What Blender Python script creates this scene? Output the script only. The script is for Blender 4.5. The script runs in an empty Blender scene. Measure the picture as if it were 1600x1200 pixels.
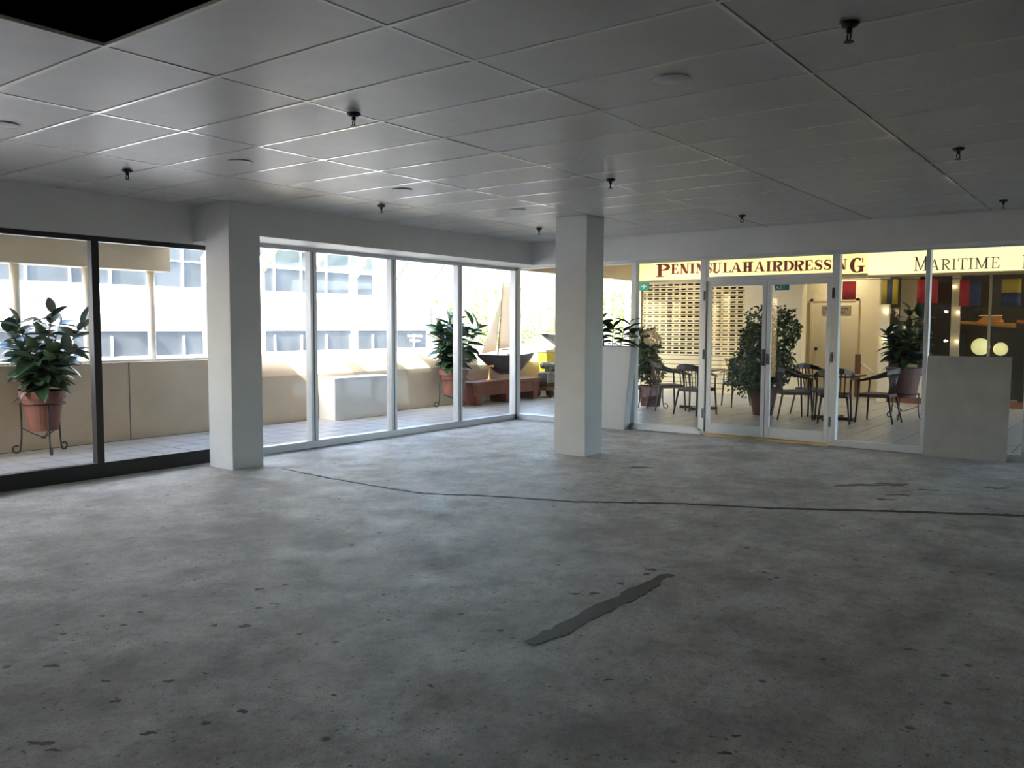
import bpy, math, random
from mathutils import Vector, Matrix
R = random.Random(7)
PI = math.pi
sc = bpy.context.scene
COL = sc.collection

# ------------------------------------------------------------------ camera, sky, sun, exposure
cam_d = bpy.data.cameras.new('camera')
cam = bpy.data.objects.new('camera', cam_d); COL.objects.link(cam)
yaw, pitch, roll, CAMH = 0.64572, -0.06798, 0.00357, 1.4829
fw = Vector((math.cos(pitch)*math.cos(yaw), math.cos(pitch)*math.sin(yaw), math.sin(pitch)))
rt = fw.cross(Vector((0, 0, 1))).normalized(); up = rt.cross(fw)
rt, up = rt*math.cos(roll)+up*math.sin(roll), up*math.cos(roll)-rt*math.sin(roll)
M = Matrix((rt, up, -fw)).transposed().to_4x4(); M.translation = (0, 0, CAMH)
cam.matrix_world = M
cam_d.sensor_width = 36; cam_d.lens = 1312.94/1600*36; cam_d.clip_start = 0.05; cam_d.clip_end = 400
sc.camera = cam

SUN_DIR = Vector((0.72, 0.12, -0.68)).normalized()      # direction the light travels
world = bpy.data.worlds.new('world'); sc.world = world; world.use_nodes = True
wn = world.node_tree; wn.nodes.clear()
wo = wn.nodes.new('ShaderNodeOutputWorld'); wb = wn.nodes.new('ShaderNodeBackground')
sk = wn.nodes.new('ShaderNodeTexSky'); sk.sky_type = 'NISHITA'; sk.sun_disc = False
sk.sun_elevation = math.asin(-SUN_DIR.z); sk.sun_rotation = math.atan2(-SUN_DIR.x, -SUN_DIR.y)
sk.air_density = 1.0; sk.dust_density = 3.5; sk.ozone_density = 1.0
wb.inputs['Strength'].default_value = 0.62
hs = wn.nodes.new('ShaderNodeHueSaturation'); hs.inputs['Saturation'].default_value = 1.25
wn.links.new(sk.outputs[0], hs.inputs['Color']); wn.links.new(hs.outputs[0], wb.inputs['Color']); wn.links.new(wb.outputs[0], wo.inputs['Surface'])

sun_d = bpy.data.lights.new('sun', 'SUN'); sun_d.energy = 7.5; sun_d.angle = math.radians(0.6); sun_d.color = (1, .96, .90)
sun = bpy.data.objects.new('sun', sun_d); COL.objects.link(sun)
sun.rotation_euler = SUN_DIR.to_track_quat('-Z', 'Y').to_euler(); sun.location = (-8, -2, 14)

vs = sc.view_settings
vs.view_transform = 'Standard'; vs.look = 'None'; vs.gamma = 1; vs.use_curve_mapping = False
vs.exposure = 2.5
sc.cycles.use_denoising = True
sc.cycles.max_bounces = 10; sc.cycles.diffuse_bounces = 6; sc.cycles.glossy_bounces = 4
sc.cycles.transparent_max_bounces = 24; sc.cycles.sample_clamp_indirect = 8
sc.cycles.caustics_reflective = False; sc.cycles.caustics_refractive = False

# ------------------------------------------------------------------ materials
MATS = {}
def principled(name, col, rough=0.6, metal=0.0, spec=0.5, var=0.0, scale=6.0, bump=0.0, bscale=80.0, emit=None, estr=0.0, dirt=None, dscale=1.5):
    m = bpy.data.materials.new(name); m.use_nodes = True
    nt = m.node_tree; b = nt.nodes['Principled BSDF']
    b.inputs['Base Color'].default_value = (*col, 1); b.inputs['Roughness'].default_value = rough
    b.inputs['Metallic'].default_value = metal; b.inputs['Specular IOR Level'].default_value = spec
    tc = nt.nodes.new('ShaderNodeTexCoord')
    if var > 0 or dirt:
        n = nt.nodes.new('ShaderNodeTexNoise'); n.inputs['Scale'].default_value = scale; n.inputs['Detail'].default_value = 6
        nt.links.new(tc.outputs['Object'], n.inputs['Vector'])
        r = nt.nodes.new('ShaderNodeValToRGB')
        r.color_ramp.elements[0].position = .3; r.color_ramp.elements[1].position = .7
        r.color_ramp.elements[0].color = (*[c*(1-var) for c in col], 1); r.color_ramp.elements[1].color = (*[min(1, c*(1+var)) for c in col], 1)
        nt.links.new(n.outputs['Fac'], r.inputs['Fac']); last = r.outputs['Color']
        if dirt:
            n2 = nt.nodes.new('ShaderNodeTexNoise'); n2.inputs['Scale'].default_value = dscale; n2.inputs['Detail'].default_value = 8
            nt.links.new(tc.outputs['Object'], n2.inputs['Vector'])
            r2 = nt.nodes.new('ShaderNodeValToRGB'); r2.color_ramp.elements[0].position = .45; r2.color_ramp.elements[1].position = .75
            r2.color_ramp.elements[0].color = (0, 0, 0, 1); r2.color_ramp.elements[1].color = (.6, .6, .6, 1)
            nt.links.new(n2.outputs['Fac'], r2.inputs['Fac'])
            mx = nt.nodes.new('ShaderNodeMixRGB'); mx.inputs['Color2'].default_value = (*dirt, 1)
            nt.links.new(r2.outputs['Color'], mx.inputs['Fac']); nt.links.new(last, mx.inputs['Color1']); last = mx.outputs['Color']
        nt.links.new(last, b.inputs['Base Color'])
    if bump > 0:
        n3 = nt.nodes.new('ShaderNodeTexNoise'); n3.inputs['Scale'].default_value = bscale; n3.inputs['Detail'].default_value = 4
        nt.links.new(tc.outputs['Object'], n3.inputs['Vector'])
        bp = nt.nodes.new('ShaderNodeBump'); bp.inputs['Strength'].default_value = bump; bp.inputs['Distance'].default_value = 0.004
        nt.links.new(n3.outputs['Fac'], bp.inputs['Height']); nt.links.new(bp.outputs['Normal'], b.inputs['Normal'])
    if emit:
        b.inputs['Emission Color'].default_value = (*emit, 1); b.inputs['Emission Strength'].default_value = estr
    MATS[name] = m
    return m

def glass_mat(name, tint=(.96, .97, .97), refl=1.0):
    m = bpy.data.materials.new(name); m.use_nodes = True; nt = m.node_tree; nt.nodes.clear()
    out = nt.nodes.new('ShaderNodeOutputMaterial'); mix = nt.nodes.new('ShaderNodeMixShader')
    tr = nt.nodes.new('ShaderNodeBsdfTransparent'); tr.inputs['Color'].default_value = (*tint, 1)
    gl = nt.nodes.new('ShaderNodeBsdfGlossy'); gl.inputs['Roughness'].default_value = 0.02
    lw = nt.nodes.new('ShaderNodeLayerWeight'); lw.inputs['Blend'].default_value = 0.5
    p = nt.nodes.new('ShaderNodeMath'); p.operation = 'POWER'; p.inputs[1].default_value = 5
    ma = nt.nodes.new('ShaderNodeMath'); ma.operation = 'MULTIPLY_ADD'; ma.inputs[1].default_value = .8*refl; ma.inputs[2].default_value = 0.03*refl
    nt.links.new(lw.outputs['Facing'], p.inputs[0]); nt.links.new(p.outputs[0], ma.inputs[0])
    nt.links.new(ma.outputs[0], mix.inputs['Fac']); nt.links.new(tr.outputs[0], mix.inputs[1]); nt.links.new(gl.outputs[0], mix.inputs[2])
    nt.links.new(mix.outputs[0], out.inputs['Surface']); MATS[name] = m
    return m

def concrete_floor():
    m = bpy.data.materials.new('concrete_floor'); m.use_nodes = True; nt = m.node_tree; b = nt.nodes['Principled BSDF']
    tc = nt.nodes.new('ShaderNodeTexCoord')
    def noise(s, d=6, rough=.55):
        n = nt.nodes.new('ShaderNodeTexNoise'); n.inputs['Scale'].default_value = s; n.inputs['Detail'].default_value = d; n.inputs['Roughness'].default_value = rough
        nt.links.new(tc.outputs['Object'], n.inputs['Vector']); return n.outputs['Fac']
    def ramp(f, p0, p1, c0, c1):
        r = nt.nodes.new('ShaderNodeValToRGB'); e = r.color_ramp.elements
        e[0].position = p0; e[1].position = p1; e[0].color = (*c0, 1); e[1].color = (*c1, 1)
        nt.links.new(f, r.inputs['Fac']); return r.outputs['Color']
    def mix(f, a, c2):
        x = nt.nodes.new('ShaderNodeMixRGB'); nt.links.new(f, x.inputs['Fac']); nt.links.new(a, x.inputs['Color1'])
        x.inputs['Color2'].default_value = (*c2, 1); return x.outputs['Color']
    base = ramp(noise(2.6, 12, .74), .36, .64, (.43, .422, .405), (.82, .81, .79))
    c = mix(ramp(noise(.9, 8, .65), .50, .70, (0, 0, 0), (.7, .7, .7)), base, (.23, .215, .195))
    c = mix(ramp(noise(7, 8, .7), .56, .72, (0, 0, 0), (.45, .45, .45)), c, (.20, .17, .14))
    c = mix(ramp(noise(22, 6, .7), .60, .75, (0, 0, 0), (.4, .4, .4)), c, (.62, .61, .58))
    c = mix(ramp(noise(45, 4, .6), .58, .70, (0, 0, 0), (.6, .6, .6)), c, (.15, .13, .11))
    c = mix(ramp(noise(110, 3, .7), .50, .66, (0, 0, 0), (.5, .5, .5)), c, (.21, .195, .175))
    c = mix(ramp(noise(11, 10, .8), .52, .66, (0, 0, 0), (.55, .55, .55)), c, (.22, .19, .16))
    v = nt.nodes.new('ShaderNodeTexVoronoi'); v.inputs['Scale'].default_value = 4.3; v.inputs['Randomness'].default_value = 1
    nt.links.new(tc.outputs['Object'], v.inputs['Vector'])
    c = mix(ramp(v.outputs['Distance'], .05, .10, (.8, .8, .8), (0, 0, 0)), c, (.11, .095, .08))
    v2 = nt.nodes.new('ShaderNodeTexVoronoi'); v2.inputs['Scale'].default_value = 13; v2.inputs['Randomness'].default_value = 1
    nt.links.new(tc.outputs['Object'], v2.inputs['Vector'])
    c = mix(ramp(v2.outputs['Distance'], .08, .13, (.7, .7, .7), (0, 0, 0)), c, (.14, .115, .09))
    nt.links.new(c, b.inputs['Base Color'])
    rr = ramp(noise(3, 6), .3, .7, (.50, .50, .50), (.75, .75, .75))
    nt.links.new(rr, b.inputs['Roughness'])
    bp = nt.nodes.new('ShaderNodeBump'); bp.inputs['Strength'].default_value = .35; bp.inputs['Distance'].default_value = .006
    nt.links.new(noise(26, 8, .65), bp.inputs['Height']); nt.links.new(bp.outputs['Normal'], b.inputs['Normal'])
    MATS['concrete_floor'] = m

concrete_floor()
P = principled
P('paint', (.74, .74, .72), .55, var=.03, scale=3, bump=.1, bscale=120)
P('column_paint', (.73, .74, .735), .5, var=.03, scale=3, bump=.1, bscale=140)
P('tile_ceiling', (.58, .572, .55), .42, spec=.32, var=.05, scale=5, bump=.05, bscale=200, dirt=(.47, .455, .43), dscale=.8)
P('tee', (.86, .84, .77), .18, spec=.7)
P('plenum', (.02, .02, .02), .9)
P('dark_frame', (.022, .021, .020), .4, metal=.2)
P('alu', (.62, .65, .69), .38, metal=.35)
P('alu_dark', (.12, .13, .15), .5, metal=.3)  # dark grey metal of mullion grooves, hinges, locks and lever
P('brass', (.55, .40, .18), .35, metal=.8)
glass_mat('glass')
glass_mat('roof_glass', (.86, .93, .92), .8)
P('board', (.50, .50, .485), .8, var=.10, scale=4, dirt=(.38, .38, .37), dscale=3)
P('planter', (.66, .68, .69), .5, var=.03)
P('parapet', (.52, .435, .325), .75, var=.06, scale=3, bump=.3, bscale=60)
P('beige', (.55, .475, .36), .7, var=.04)
P('round_col', (.70, .67, .58), .6, var=.06)
P('white_steel', (.86, .85, .81), .5)
P('wtile', (.43, .415, .40), .3, var=.10, scale=3)
P('grout', (.07, .065, .06), .9)
P('terracotta', (.145, .052, .036), .7, var=.15, scale=8)
P('dark_pot', (.10, .045, .035), .6, var=.15, scale=8)
P('soil', (.03, .02, .015), .95)
P('iron', (.015, .015, .016), .45, metal=.5)
P('leaf', (.028, .060, .030), .28, spec=.6, var=.3, scale=2)
P('leaf_pale', (.10, .13, .07), .35, spec=.6, var=.3, scale=2)
P('ficus_leaf', (.045, .085, .025), .35, var=.4, scale=9)
P('stem', (.08, .055, .03), .8)
P('white_box', (.74, .74, .72), .6, var=.02)
P('redwood', (.17, .045, .027), .35, var=.2, scale=7)
P('hull', (.035, .03, .032), .35)
P('deck', (.55, .33, .15), .4, var=.1)
P('spar', (.32, .19, .08), .4)
P('sail', (.82, .76, .66), .8, var=.04)
_m = MATS['sail']; _nt = _m.node_tree; _b = _nt.nodes['Principled BSDF']; _o = [n for n in _nt.nodes if n.type == 'OUTPUT_MATERIAL'][0]
_t = _nt.nodes.new('ShaderNodeBsdfTranslucent'); _t.inputs['Color'].default_value = (.85, .76, .66, 1); _x = _nt.nodes.new('ShaderNodeMixShader'); _x.inputs['Fac'].default_value = .45
_nt.links.new(_b.outputs[0], _x.inputs[1]); _nt.links.new(_t.outputs[0], _x.inputs[2]); _nt.links.new(_x.outputs[0], _o.inputs['Surface'])
P('brass_fit', (.8, .45, .2), .3, metal=.8)
P('engine', (.16, .16, .15), .45, metal=.6, var=.3, scale=12)
P('yellow', (.75, .58, .06), .5, var=.08)
P('rubber', (.015, .015, .015), .7)
P('chair', (.017, .011, .009), .35)
P('seat', (.075, .035, .030), .6, var=.15)
P('tabletop', (.05, .028, .018), .3)
P('shutter', (.74, .62, .36), .5, var=.04)
P('cream', (.76, .68, .49), .7, var=.03)
P('olive_wall', (.40, .35, .20), .7, var=.05)
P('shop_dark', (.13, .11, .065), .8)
P('door_cream', (.78, .71, .53), .55)
P('wood_trim', (.17, .07, .03), .5)
P('sign_face', (1, .88, .50), .4, emit=(1, .80, .30), estr=.19)
P('sign_face_pale', (1, .95, .70), .4, emit=(1, .90, .48), estr=.175)
P('sign_case', (.35, .28, .12), .5)
P('letter_red', (.24, .02, .015), .5)
P('letter_dark', (.07, .03, .02), .5)
P('green_sign', (.0, .22, .12), .4, emit=(.0, .35, .2), estr=.07)
P('teal', (.01, .22, .28), .4)
P('white_print', (.85, .88, .88), .5)
P('plaque', (.30, .24, .17), .5)
P('plaque_text', (.10, .07, .05), .6)
P('flag_red', (.34, .02, .018), .7)
P('flag_blue', (.025, .035, .07), .7)
P('flag_yellow', (.38, .26, .02), .7)
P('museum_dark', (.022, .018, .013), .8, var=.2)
P('museum_pier', (.30, .26, .17), .6)
P('lamp_warm', (1, .8, .5), .5, emit=(1, .80, .45), estr=8)
P('lamp_globe', (1, .9, .5), .5, emit=(.85, .80, .32), estr=.13)
P('varnish', (.62, .28, .05), .22, var=.15)
P('facade', (.88, .87, .84), .75, var=.02)
P('facade_joint', (.45, .43, .40), .9)
P('facade_glass', (.062, .068, .07), .3, spec=.25, var=.25, scale=1.2)
P('facade_frame', (.85, .86, .86), .5)
P('asphalt', (.10, .10, .10), .9)
P('bark', (.10, .075, .05), .9)
P('tree_leaf', (.22, .30, .09), .6, var=.4, scale=.7)
P('tree_leaf_b', (.28, .35, .13), .6, var=.4, scale=.7)
P('patch', (.15, .15, .143), .6, spec=.3, var=.15, scale=9)
P('stain', (.15, .13, .11), .6, var=.2, scale=20)
P('seam', (.07, .062, .055), .7, var=.3, scale=14)
P('sprinkler', (.02, .018, .018), .4, metal=.5)

# ------------------------------------------------------------------ mesh helpers
class MB:
    def __init__(s): s.v = []; s.f = []
    def add(s, vs, fs):
        o = len(s.v); s.v += [tuple(v) for v in vs]; s.f += [tuple(i+o for i in f) for f in fs]; return s
    def box(s, a, b):
        x0, y0, z0 = a; x1, y1, z1 = b
        return s.add([(x0, y0, z0), (x1, y0, z0), (x1, y1, z0), (x0, y1, z0), (x0, y0, z1), (x1, y0, z1), (x1, y1, z1), (x0, y1, z1)],
                     [(0, 3, 2, 1), (4, 5, 6, 7), (0, 1, 5, 4), (1, 2, 6, 5), (2, 3, 7, 6), (3, 0, 4, 7)])
    def hexa(s, bot, top):      # two quads, CCW seen from above
        return s.add(list(bot)+list(top), [(3, 2, 1, 0), (4, 5, 6, 7), (0, 1, 5, 4), (1, 2, 6, 5), (2, 3, 7, 6), (3, 0, 4, 7)])
    def cyl(s, p0, p1, r0, r1=None, n=10):
        r1 = r0 if r1 is None else r1
        return s.tube([p0, p1], [r0, r1], n)
    def tube(s, pts, rad, n=8, closed=False):
        pts = [Vector(p) for p in pts]
        rad = rad if isinstance(rad, (list, tuple)) else [rad]*len(pts)
        vs = []; N = len(pts); ref = None
        for i, p in enumerate(pts):
            if closed: t = pts[(i+1) % N]-pts[i-1]
            else: t = pts[min(i+1, N-1)]-pts[max(i-1, 0)]
            t.normalize()
            if ref is None:
                ref = Vector((0, 0, 1)) if abs(t.z) < .9 else Vector((1, 0, 0))
            a = t.cross(ref).normalized(); ref = a.cross(t).normalized(); b = ref
            for k in range(n):
                q = 2*PI*k/n; vs.append(p+(a*math.cos(q)+b*math.sin(q))*rad[i])
        fs = []
        for i in range(N if closed else N-1):
            j = (i+1) % N
            for k in range(n):
                l = (k+1) % n; fs.append((i*n+k, i*n+l, j*n+l, j*n+k))
        if not closed:
            fs.append(tuple(range(n))[::-1]); fs.append(tuple((N-1)*n+k for k in range(n)))
        return s.add(vs, fs)
    def lathe(s, prof, n=20, c=(0, 0, 0), cap=True):
        vs = []; fs = []; m = len(prof)
        for k in range(n):
            q = 2*PI*k/n
            for (r, z) in prof: vs.append((c[0]+r*math.cos(q), c[1]+r*math.sin(q), c[2]+z))
        for k in range(n):
            l = (k+1) % n
            for i in range(m-1): fs.append((k*m+i, l*m+i, l*m+i+1, k*m+i+1))
        if cap:
            fs.append(tuple(k*m for k in range(n))[::-1]); fs.append(tuple(k*m+m-1 for k in range(n)))
        return s.add(vs, fs)
    def prism(s, poly, f0, f1):     # poly of 2D points, f0/f1 map (u,v)->3D for the two caps
        n = len(poly)
        vs = [f0(*p) for p in poly]+[f1(*p) for p in poly]
        fs = [tuple(range(n))[::-1], tuple(range(n, 2*n))]+[(i, (i+1) % n, n+(i+1) % n, n+i) for i in range(n)]
        return s.add(vs, fs)
    def mesh(s, name, smooth=False):
        me = bpy.data.meshes.new(name); me.from_pydata(s.v, [], s.f); me.update()
        import bmesh
        bm = bmesh.new(); bm.from_mesh(me); bmesh.ops.recalc_face_normals(bm, faces=bm.faces); bm.to_mesh(me); bm.free()
        if smooth: me.polygons.foreach_set('use_smooth', [True]*len(me.polygons))
        return me
    def build(s, name, mat, parent=None, smooth=False, bevel=0.0, loc=None, label=None):
        me = s.mesh(name, smooth); me.materials.append(MATS[mat])
        return place(me, name, parent, loc, bevel, label)
def place(me, name, parent=None, loc=None, bevel=0.0, label=None, rot=None, scale=None):
    o = bpy.data.objects.new(name, me); COL.objects.link(o)
    if parent: o.parent = parent
    if loc: o.location = loc
    if rot: o.rotation_euler = rot
    if scale: o.scale = (scale,)*3 if isinstance(scale, (int, float)) else scale
    if bevel > 0:
        b = o.modifiers.new('bevel', 'BEVEL'); b.width = bevel; b.segments = 2; b.limit_method = 'ANGLE'
    if label: o['label'] = label
    return o
def tag(o, label, cat, group=None):
    o['label'] = label; o['category'] = cat
    if group: o['group'] = group
    return o
def thing(name, label, cat, loc=(0, 0, 0), rz=0.0, group=None):
    o = bpy.data.objects.new(name, None); COL.objects.link(o); o.location = loc; o.rotation_euler = (0, 0, rz)
    o.empty_display_size = .1
    return tag(o, label, cat, group)
def struct(name, label, cat, mb=None, mat=None, bevel=0.0):
    if mb is None:
        o = bpy.data.objects.new(name, None); COL.objects.link(o); o.empty_display_size = .1
    else: o = mb.build(name, mat, bevel=bevel)
    o['kind'] = 'structure'; return tag(o, label, cat)
def dup(root, label, loc, rz):
    r = root.copy(); COL.objects.link(r); r.location = loc; r.rotation_euler = (0, 0, rz); r['label'] = label
    for ch in list(root.children):
        c = ch.copy(); COL.objects.link(c); c.parent = r
        for g in list(ch.children):
            d = g.copy(); COL.objects.link(d); d.parent = c
    return r
def B(a, b): return MB().box(a, b)

# ------------------------------------------------------------------ key dimensions
ZC = 2.741; YW = 8.10; XC = 10.85
BY = 7.42; BX = 10.35            # bulkhead faces
GX, PX, GY, PY = 2.004, .575, 2.608, 1.218

# ------------------------------------------------------------------ room shell
floor = struct('floor', 'bare stained concrete floor of the empty shop unit', 'floor', B((-5, -6, -.2), (XC+.06, YW+.06, 0)), 'concrete_floor')
struct('wall_back', 'plain painted wall behind the viewer', 'wall', B((-5.2, -6.2, 0), (-5, YW+.1, 3.05)), 'paint')
struct('wall_side', 'plain painted side wall behind the viewer', 'wall', B((-5.2, -6.2, 0), (XC+.1, -6, 3.05)), 'paint')
struct('wall_left', 'solid painted wall at the near end of the left windows', 'wall', B((-5, YW-.05, 0), (-1.38, YW+.1, 3.05)), 'paint')
struct('wall_right', 'solid painted wall past the right end of the shopfront glazing', 'wall', B((XC-.05, -6, 0), (XC+.1, -1.05, 3.05)), 'paint')
struct('trim_1', 'painted bulkhead flush above the dark framed windows', 'bulkhead', B((-1.38, YW-.05, 2.335), (5.3, YW+.1, 3.05)), 'paint')
struct('trim_2', 'deep painted bulkhead above the pale framed windows left of the corner', 'bulkhead', B((5.47, BY, 2.415), (XC+.1, YW+.1, 3.05)), 'paint')
struct('trim_3', 'deep painted bulkhead above the glazed doors and right hand glazing', 'bulkhead', B((BX, -6, 2.41), (XC+.1, BY, 3.05)), 'paint')
struct('roof', 'flat roof slab over the building', 'roof', B((-5.2, -6.2, 3.05), (24, 9.92, 3.2)), 'beige')

# columns
c1 = struct('column_left', 'square painted column standing between the dark and the pale framed windows', 'column', MB().box((5.10, 7.42, 0), (5.475, 7.83, ZC)), 'column_paint', bevel=.006)
B((5.10, 7.83, 2.36), (5.475, YW-.05, ZC)).build('beam_stub', 'column_paint', c1)
struct('column_right', 'square painted column standing free in the middle of the room', 'column', B((8.11, 5.065, 0), (8.485, 5.49, ZC)), 'column_paint', bevel=.006)

# ceiling: slab outside view, tiles and tee bars in view
x0, x1 = GX-4*PX, BX
y0 = GY-3*PY
cs = MB().box((-5, -6, ZC+.004), (x0, YW, ZC+.05)).box((x0, -6, ZC+.004), (BX, y0, ZC+.05))
ceil = struct('ceiling', 'suspended ceiling of large pale tiles with one tile missing', 'ceiling', cs, 'tile_ceiling')
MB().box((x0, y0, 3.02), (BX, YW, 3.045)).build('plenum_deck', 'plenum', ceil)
tcache = {}
def tile_at(xa, xb, ya, yb):
    key = (round(xb-xa, 3), round(yb-ya, 3))
    if key not in tcache:
        w, d = key
        me = B((-w/2+.009, -d/2+.009, 0), (w/2-.020, d/2-.020, .015)).mesh('ceiling_tile'); me.materials.append(MATS['tile_ceiling']); tcache[key] = me
    place(tcache[key], 'ceiling_tile', ceil, ((xa+xb)/2, (ya+yb)/2, ZC+R.uniform(0, .0015)), rot=(R.uniform(-.0006, .0006), R.uniform(-.0006, .0006), 0))
xs = [GX+i*PX for i in range(-4, 15)]+[BX]
for j in range(-3, 5):
    for i in range(len(xs)-1):
        xa, xb = xs[i], xs[i+1]; ya = GY+j*PY; yb = ya+PY
        if j == 0 and i in (1, 2, 3): continue           # the missing tiles
        if xa > 5.0: yb = min(yb, BY)
        tile_at(xa, xb, ya, yb)
for i in range(len(xs)-1):
    if xs[i+1] < 5.3: tile_at(xs[i], xs[i+1], GY+5*PY, YW-.05)
for i, x in enumerate(xs[:-1]):
    B((x-.010, y0, ZC-.0015), (x+.009, (YW-.05) if x < 5.1 else BY, ZC+.012)).build('tee_bar', 'tee', ceil)
for j in range(-3, 6):
    y = GY+j*PY
    if j == 5: B((x0, y-.010, ZC-.0012), (5.1, y+.009, ZC+.012)).build('tee_bar', 'tee', ceil)
    else: B((x0, y-.010, ZC-.0012), (BX, y+.009, ZC+.012)).build('tee_bar', 'tee', ceil)

for a, b in (((GX-.004, GY, ZC), (GX+.004, GY+PY, ZC+.018)), ((GX-3*PX, GY+PY-.004, ZC), (GX, GY+PY+.004, ZC+.018)), ((GX-3*PX, GY-.004, ZC), (GX, GY+.004, ZC+.018))):
    B(a, b).build('tee_web', 'tee', ceil)
# ------------------------------------------------------------------ windows
def pane(par, a, b, mat='glass'): return B(a, b).build('pane', mat, par)
w1 = struct('window_1', 'row of tall panes in dark frames left of the first column', 'window')
B((-1.38, YW-.04, 0), (5.34, YW+.05, .148)).build('sill', 'dark_frame', w1, bevel=.004)
B((-1.38, YW-.04, 2.285), (5.34, YW+.05, 2.345)).build('head', 'dark_frame', w1, bevel=.004)
mx = [4.065-1.36*k for k in range(0, 5)]
for x in mx[:4]+[5.37]:
    B((x-.036, YW-.045, .148), (x+.036, YW+.045, 2.285)).build('mullion', 'dark_frame', w1, bevel=.004)
bx = sorted(mx+[5.37])
for a, b in zip(bx[:-1], bx[1:]): pane(w1, (a+.03, YW-.004, .14), (b-.03, YW+.004, 2.29))
w2 = struct('window_2', 'row of tall panes in pale aluminium frames between first column and corner', 'window')
B((5.47, YW-.05, 0), (XC-.04, YW+.05, .088)).build('sill', 'alu', w2, bevel=.004)
B((5.47, YW-.05, 2.37), (XC-.04, YW+.05, 2.42)).build('head', 'alu', w2, bevel=.004)
for x in (5.43, 6.70, 8.06, 9.42):
    mu = B((x-.05, YW-.05, .088), (x+.05, YW+.05, 2.37)).build('mullion', 'alu', w2, bevel=.004)
    B((x-.012, YW-.053, .088), (x+.003, YW-.048, 2.37)).build('groove', 'alu_dark', mu)
cm = B((XC-.085, YW-.05, 0), (XC+.06, YW+.06, 2.42)).build('corner_post', 'alu', w2, bevel=.004)
B((XC-.06, YW-.053, .088), (XC-.045, YW-.048, 2.37)).build('groove', 'alu_dark', cm)
bx = [5.43, 6.70, 8.06, 9.42, XC-.04]
for a, b in zip(bx[:-1], bx[1:]): pane(w2, (a+.04, YW-.004, .08), (b-.04, YW+.004, 2.38))
w3 = struct('window_3', 'tall aluminium framed panes right of the corner facing the arcade', 'window')
B((XC-.05, 4.87, 0), (XC+.05, YW-.05, .088)).build('sill', 'alu', w3, bevel=.004)
B((XC-.05, -1.05, 0), (XC+.05, 3.1, .08)).build('sill', 'alu', w3, bevel=.004)
B((XC-.05, -1.05, 2.398), (XC+.05, YW-.05, 2.44)).build('head', 'alu', w3, bevel=.004)
for y, w in ((6.98, .04), (5.945, .042), (4.87, .045), (3.11, .045), (2.065, .025), (1.03, .025), (0, .025), (-1.03, .03)):
    mu = B((XC-.05, y-w, .05), (XC+.05, y+w, 2.40)).build('mullion', 'alu', w3, bevel=.004)
by = [8.05, 6.98, 5.945, 4.87]
for a, b in zip(by[:-1], by[1:]): pane(w3, (XC-.004, b+.03, .08), (XC+.004, a-.03, 2.41))
by = [3.11, 2.065, 1.03, 0, -1.03]
for a, b in zip(by[:-1], by[1:]): pane(w3, (XC-.004, b+.02, .07), (XC+.004, a-.02, 2.41))
pane(w3, (XC-.004, 3.15, 2.16), (XC+.004, 4.83, 2.40))
B((XC-.05, 3.155, 2.11), (XC+.05, 4.825, 2.17)).build('transom', 'alu', w3, bevel=.004)
B((XC-.06, 3.155, 0), (XC+.06, 4.825, .022)).build('threshold', 'brass', w3)
for y in (4.845, 3.135):
    for z in (.24, 1.05, 1.85):
        B((XC-.062, y-.012, z), (XC-.05, y+.012, z+.13)).build('hinge', 'alu_dark', w3)
def door(name, ya, yb, label):          # ya > yb ; left leaf first
    d = struct(name, label, 'door')
    B((XC-.022, ya-.055, .03), (XC+.022, ya, 2.10)).build('stile', 'alu', d, bevel=.003)
    B((XC-.022, yb, .03), (XC+.022, yb+.055, 2.10)).build('stile', 'alu', d, bevel=.003)
    B((XC-.022, yb+.055, .03), (XC+.022, ya-.055, .175)).build('bottom_rail', 'alu', d, bevel=.003)
    B((XC-.022, yb+.055, 2.04), (XC+.022, ya-.055, 2.10)).build('top_rail', 'alu', d, bevel=.003)
    pane(d, (XC-.004, yb+.05, .17), (XC+.004, ya-.05, 2.05))
    return d
d1 = door('door_1', 4.815, 3.990, 'left leaf of the glazed aluminium double door')
d2 = door('door_2', 3.982, 3.165, 'right leaf of the glazed aluminium double door')
h = B((XC-.05, 3.998, .98), (XC-.022, 4.03, 1.20)).build('lock_case', 'alu_dark', d1)
MB().tube([(XC-.05, 4.015, 1.03), (XC-.085, 4.015, 1.03), (XC-.085, 4.09, 1.03)], .009).build('lever', 'alu_dark', h, smooth=True)
B((XC-.04, 3.945, 1.0), (XC-.022, 3.972, 1.14)).build('lock_case', 'alu_dark', d2)

# ------------------------------------------------------------------ outside setting
WX0, WX1 = -3, 24
par = struct('parapet', 'tan rendered parapet wall with a rounded coping along the walkway', 'wall')
MB().box((WX0, 10.55, -4.5), (7.3, 10.98, 1.01)).build('wall_face', 'parapet', par, bevel=.012)
prof = [(10.55, -4.5), (10.55, .72)]+[(10.55+.36*(1-math.cos(a)), .72+.36*math.sin(a)) for a in [PI/2*k/8 for k in range(1, 9)]]+[(11.05, 1.08), (11.05, -4.5)]
rp = MB().prism(prof, lambda y, z: (7.3, y, z), lambda y, z: (WX1, y, z)).build('rounded_wall', 'parapet', par)
me = rp.data
for p in me.polygons: p.use_smooth = abs(p.normal.x) < .5 and p.normal.z > .01 and p.normal.y < -.001
for x in (2.75, 5.72):
    B((x-.007, 10.545, 0), (x+.007, 10.56, 1.0)).build('joint', 'stain', par)
B((WX0, 10.60, 1.01), (7.3, 10.98, 1.035)).build('coping', 'round_col', par)

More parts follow.
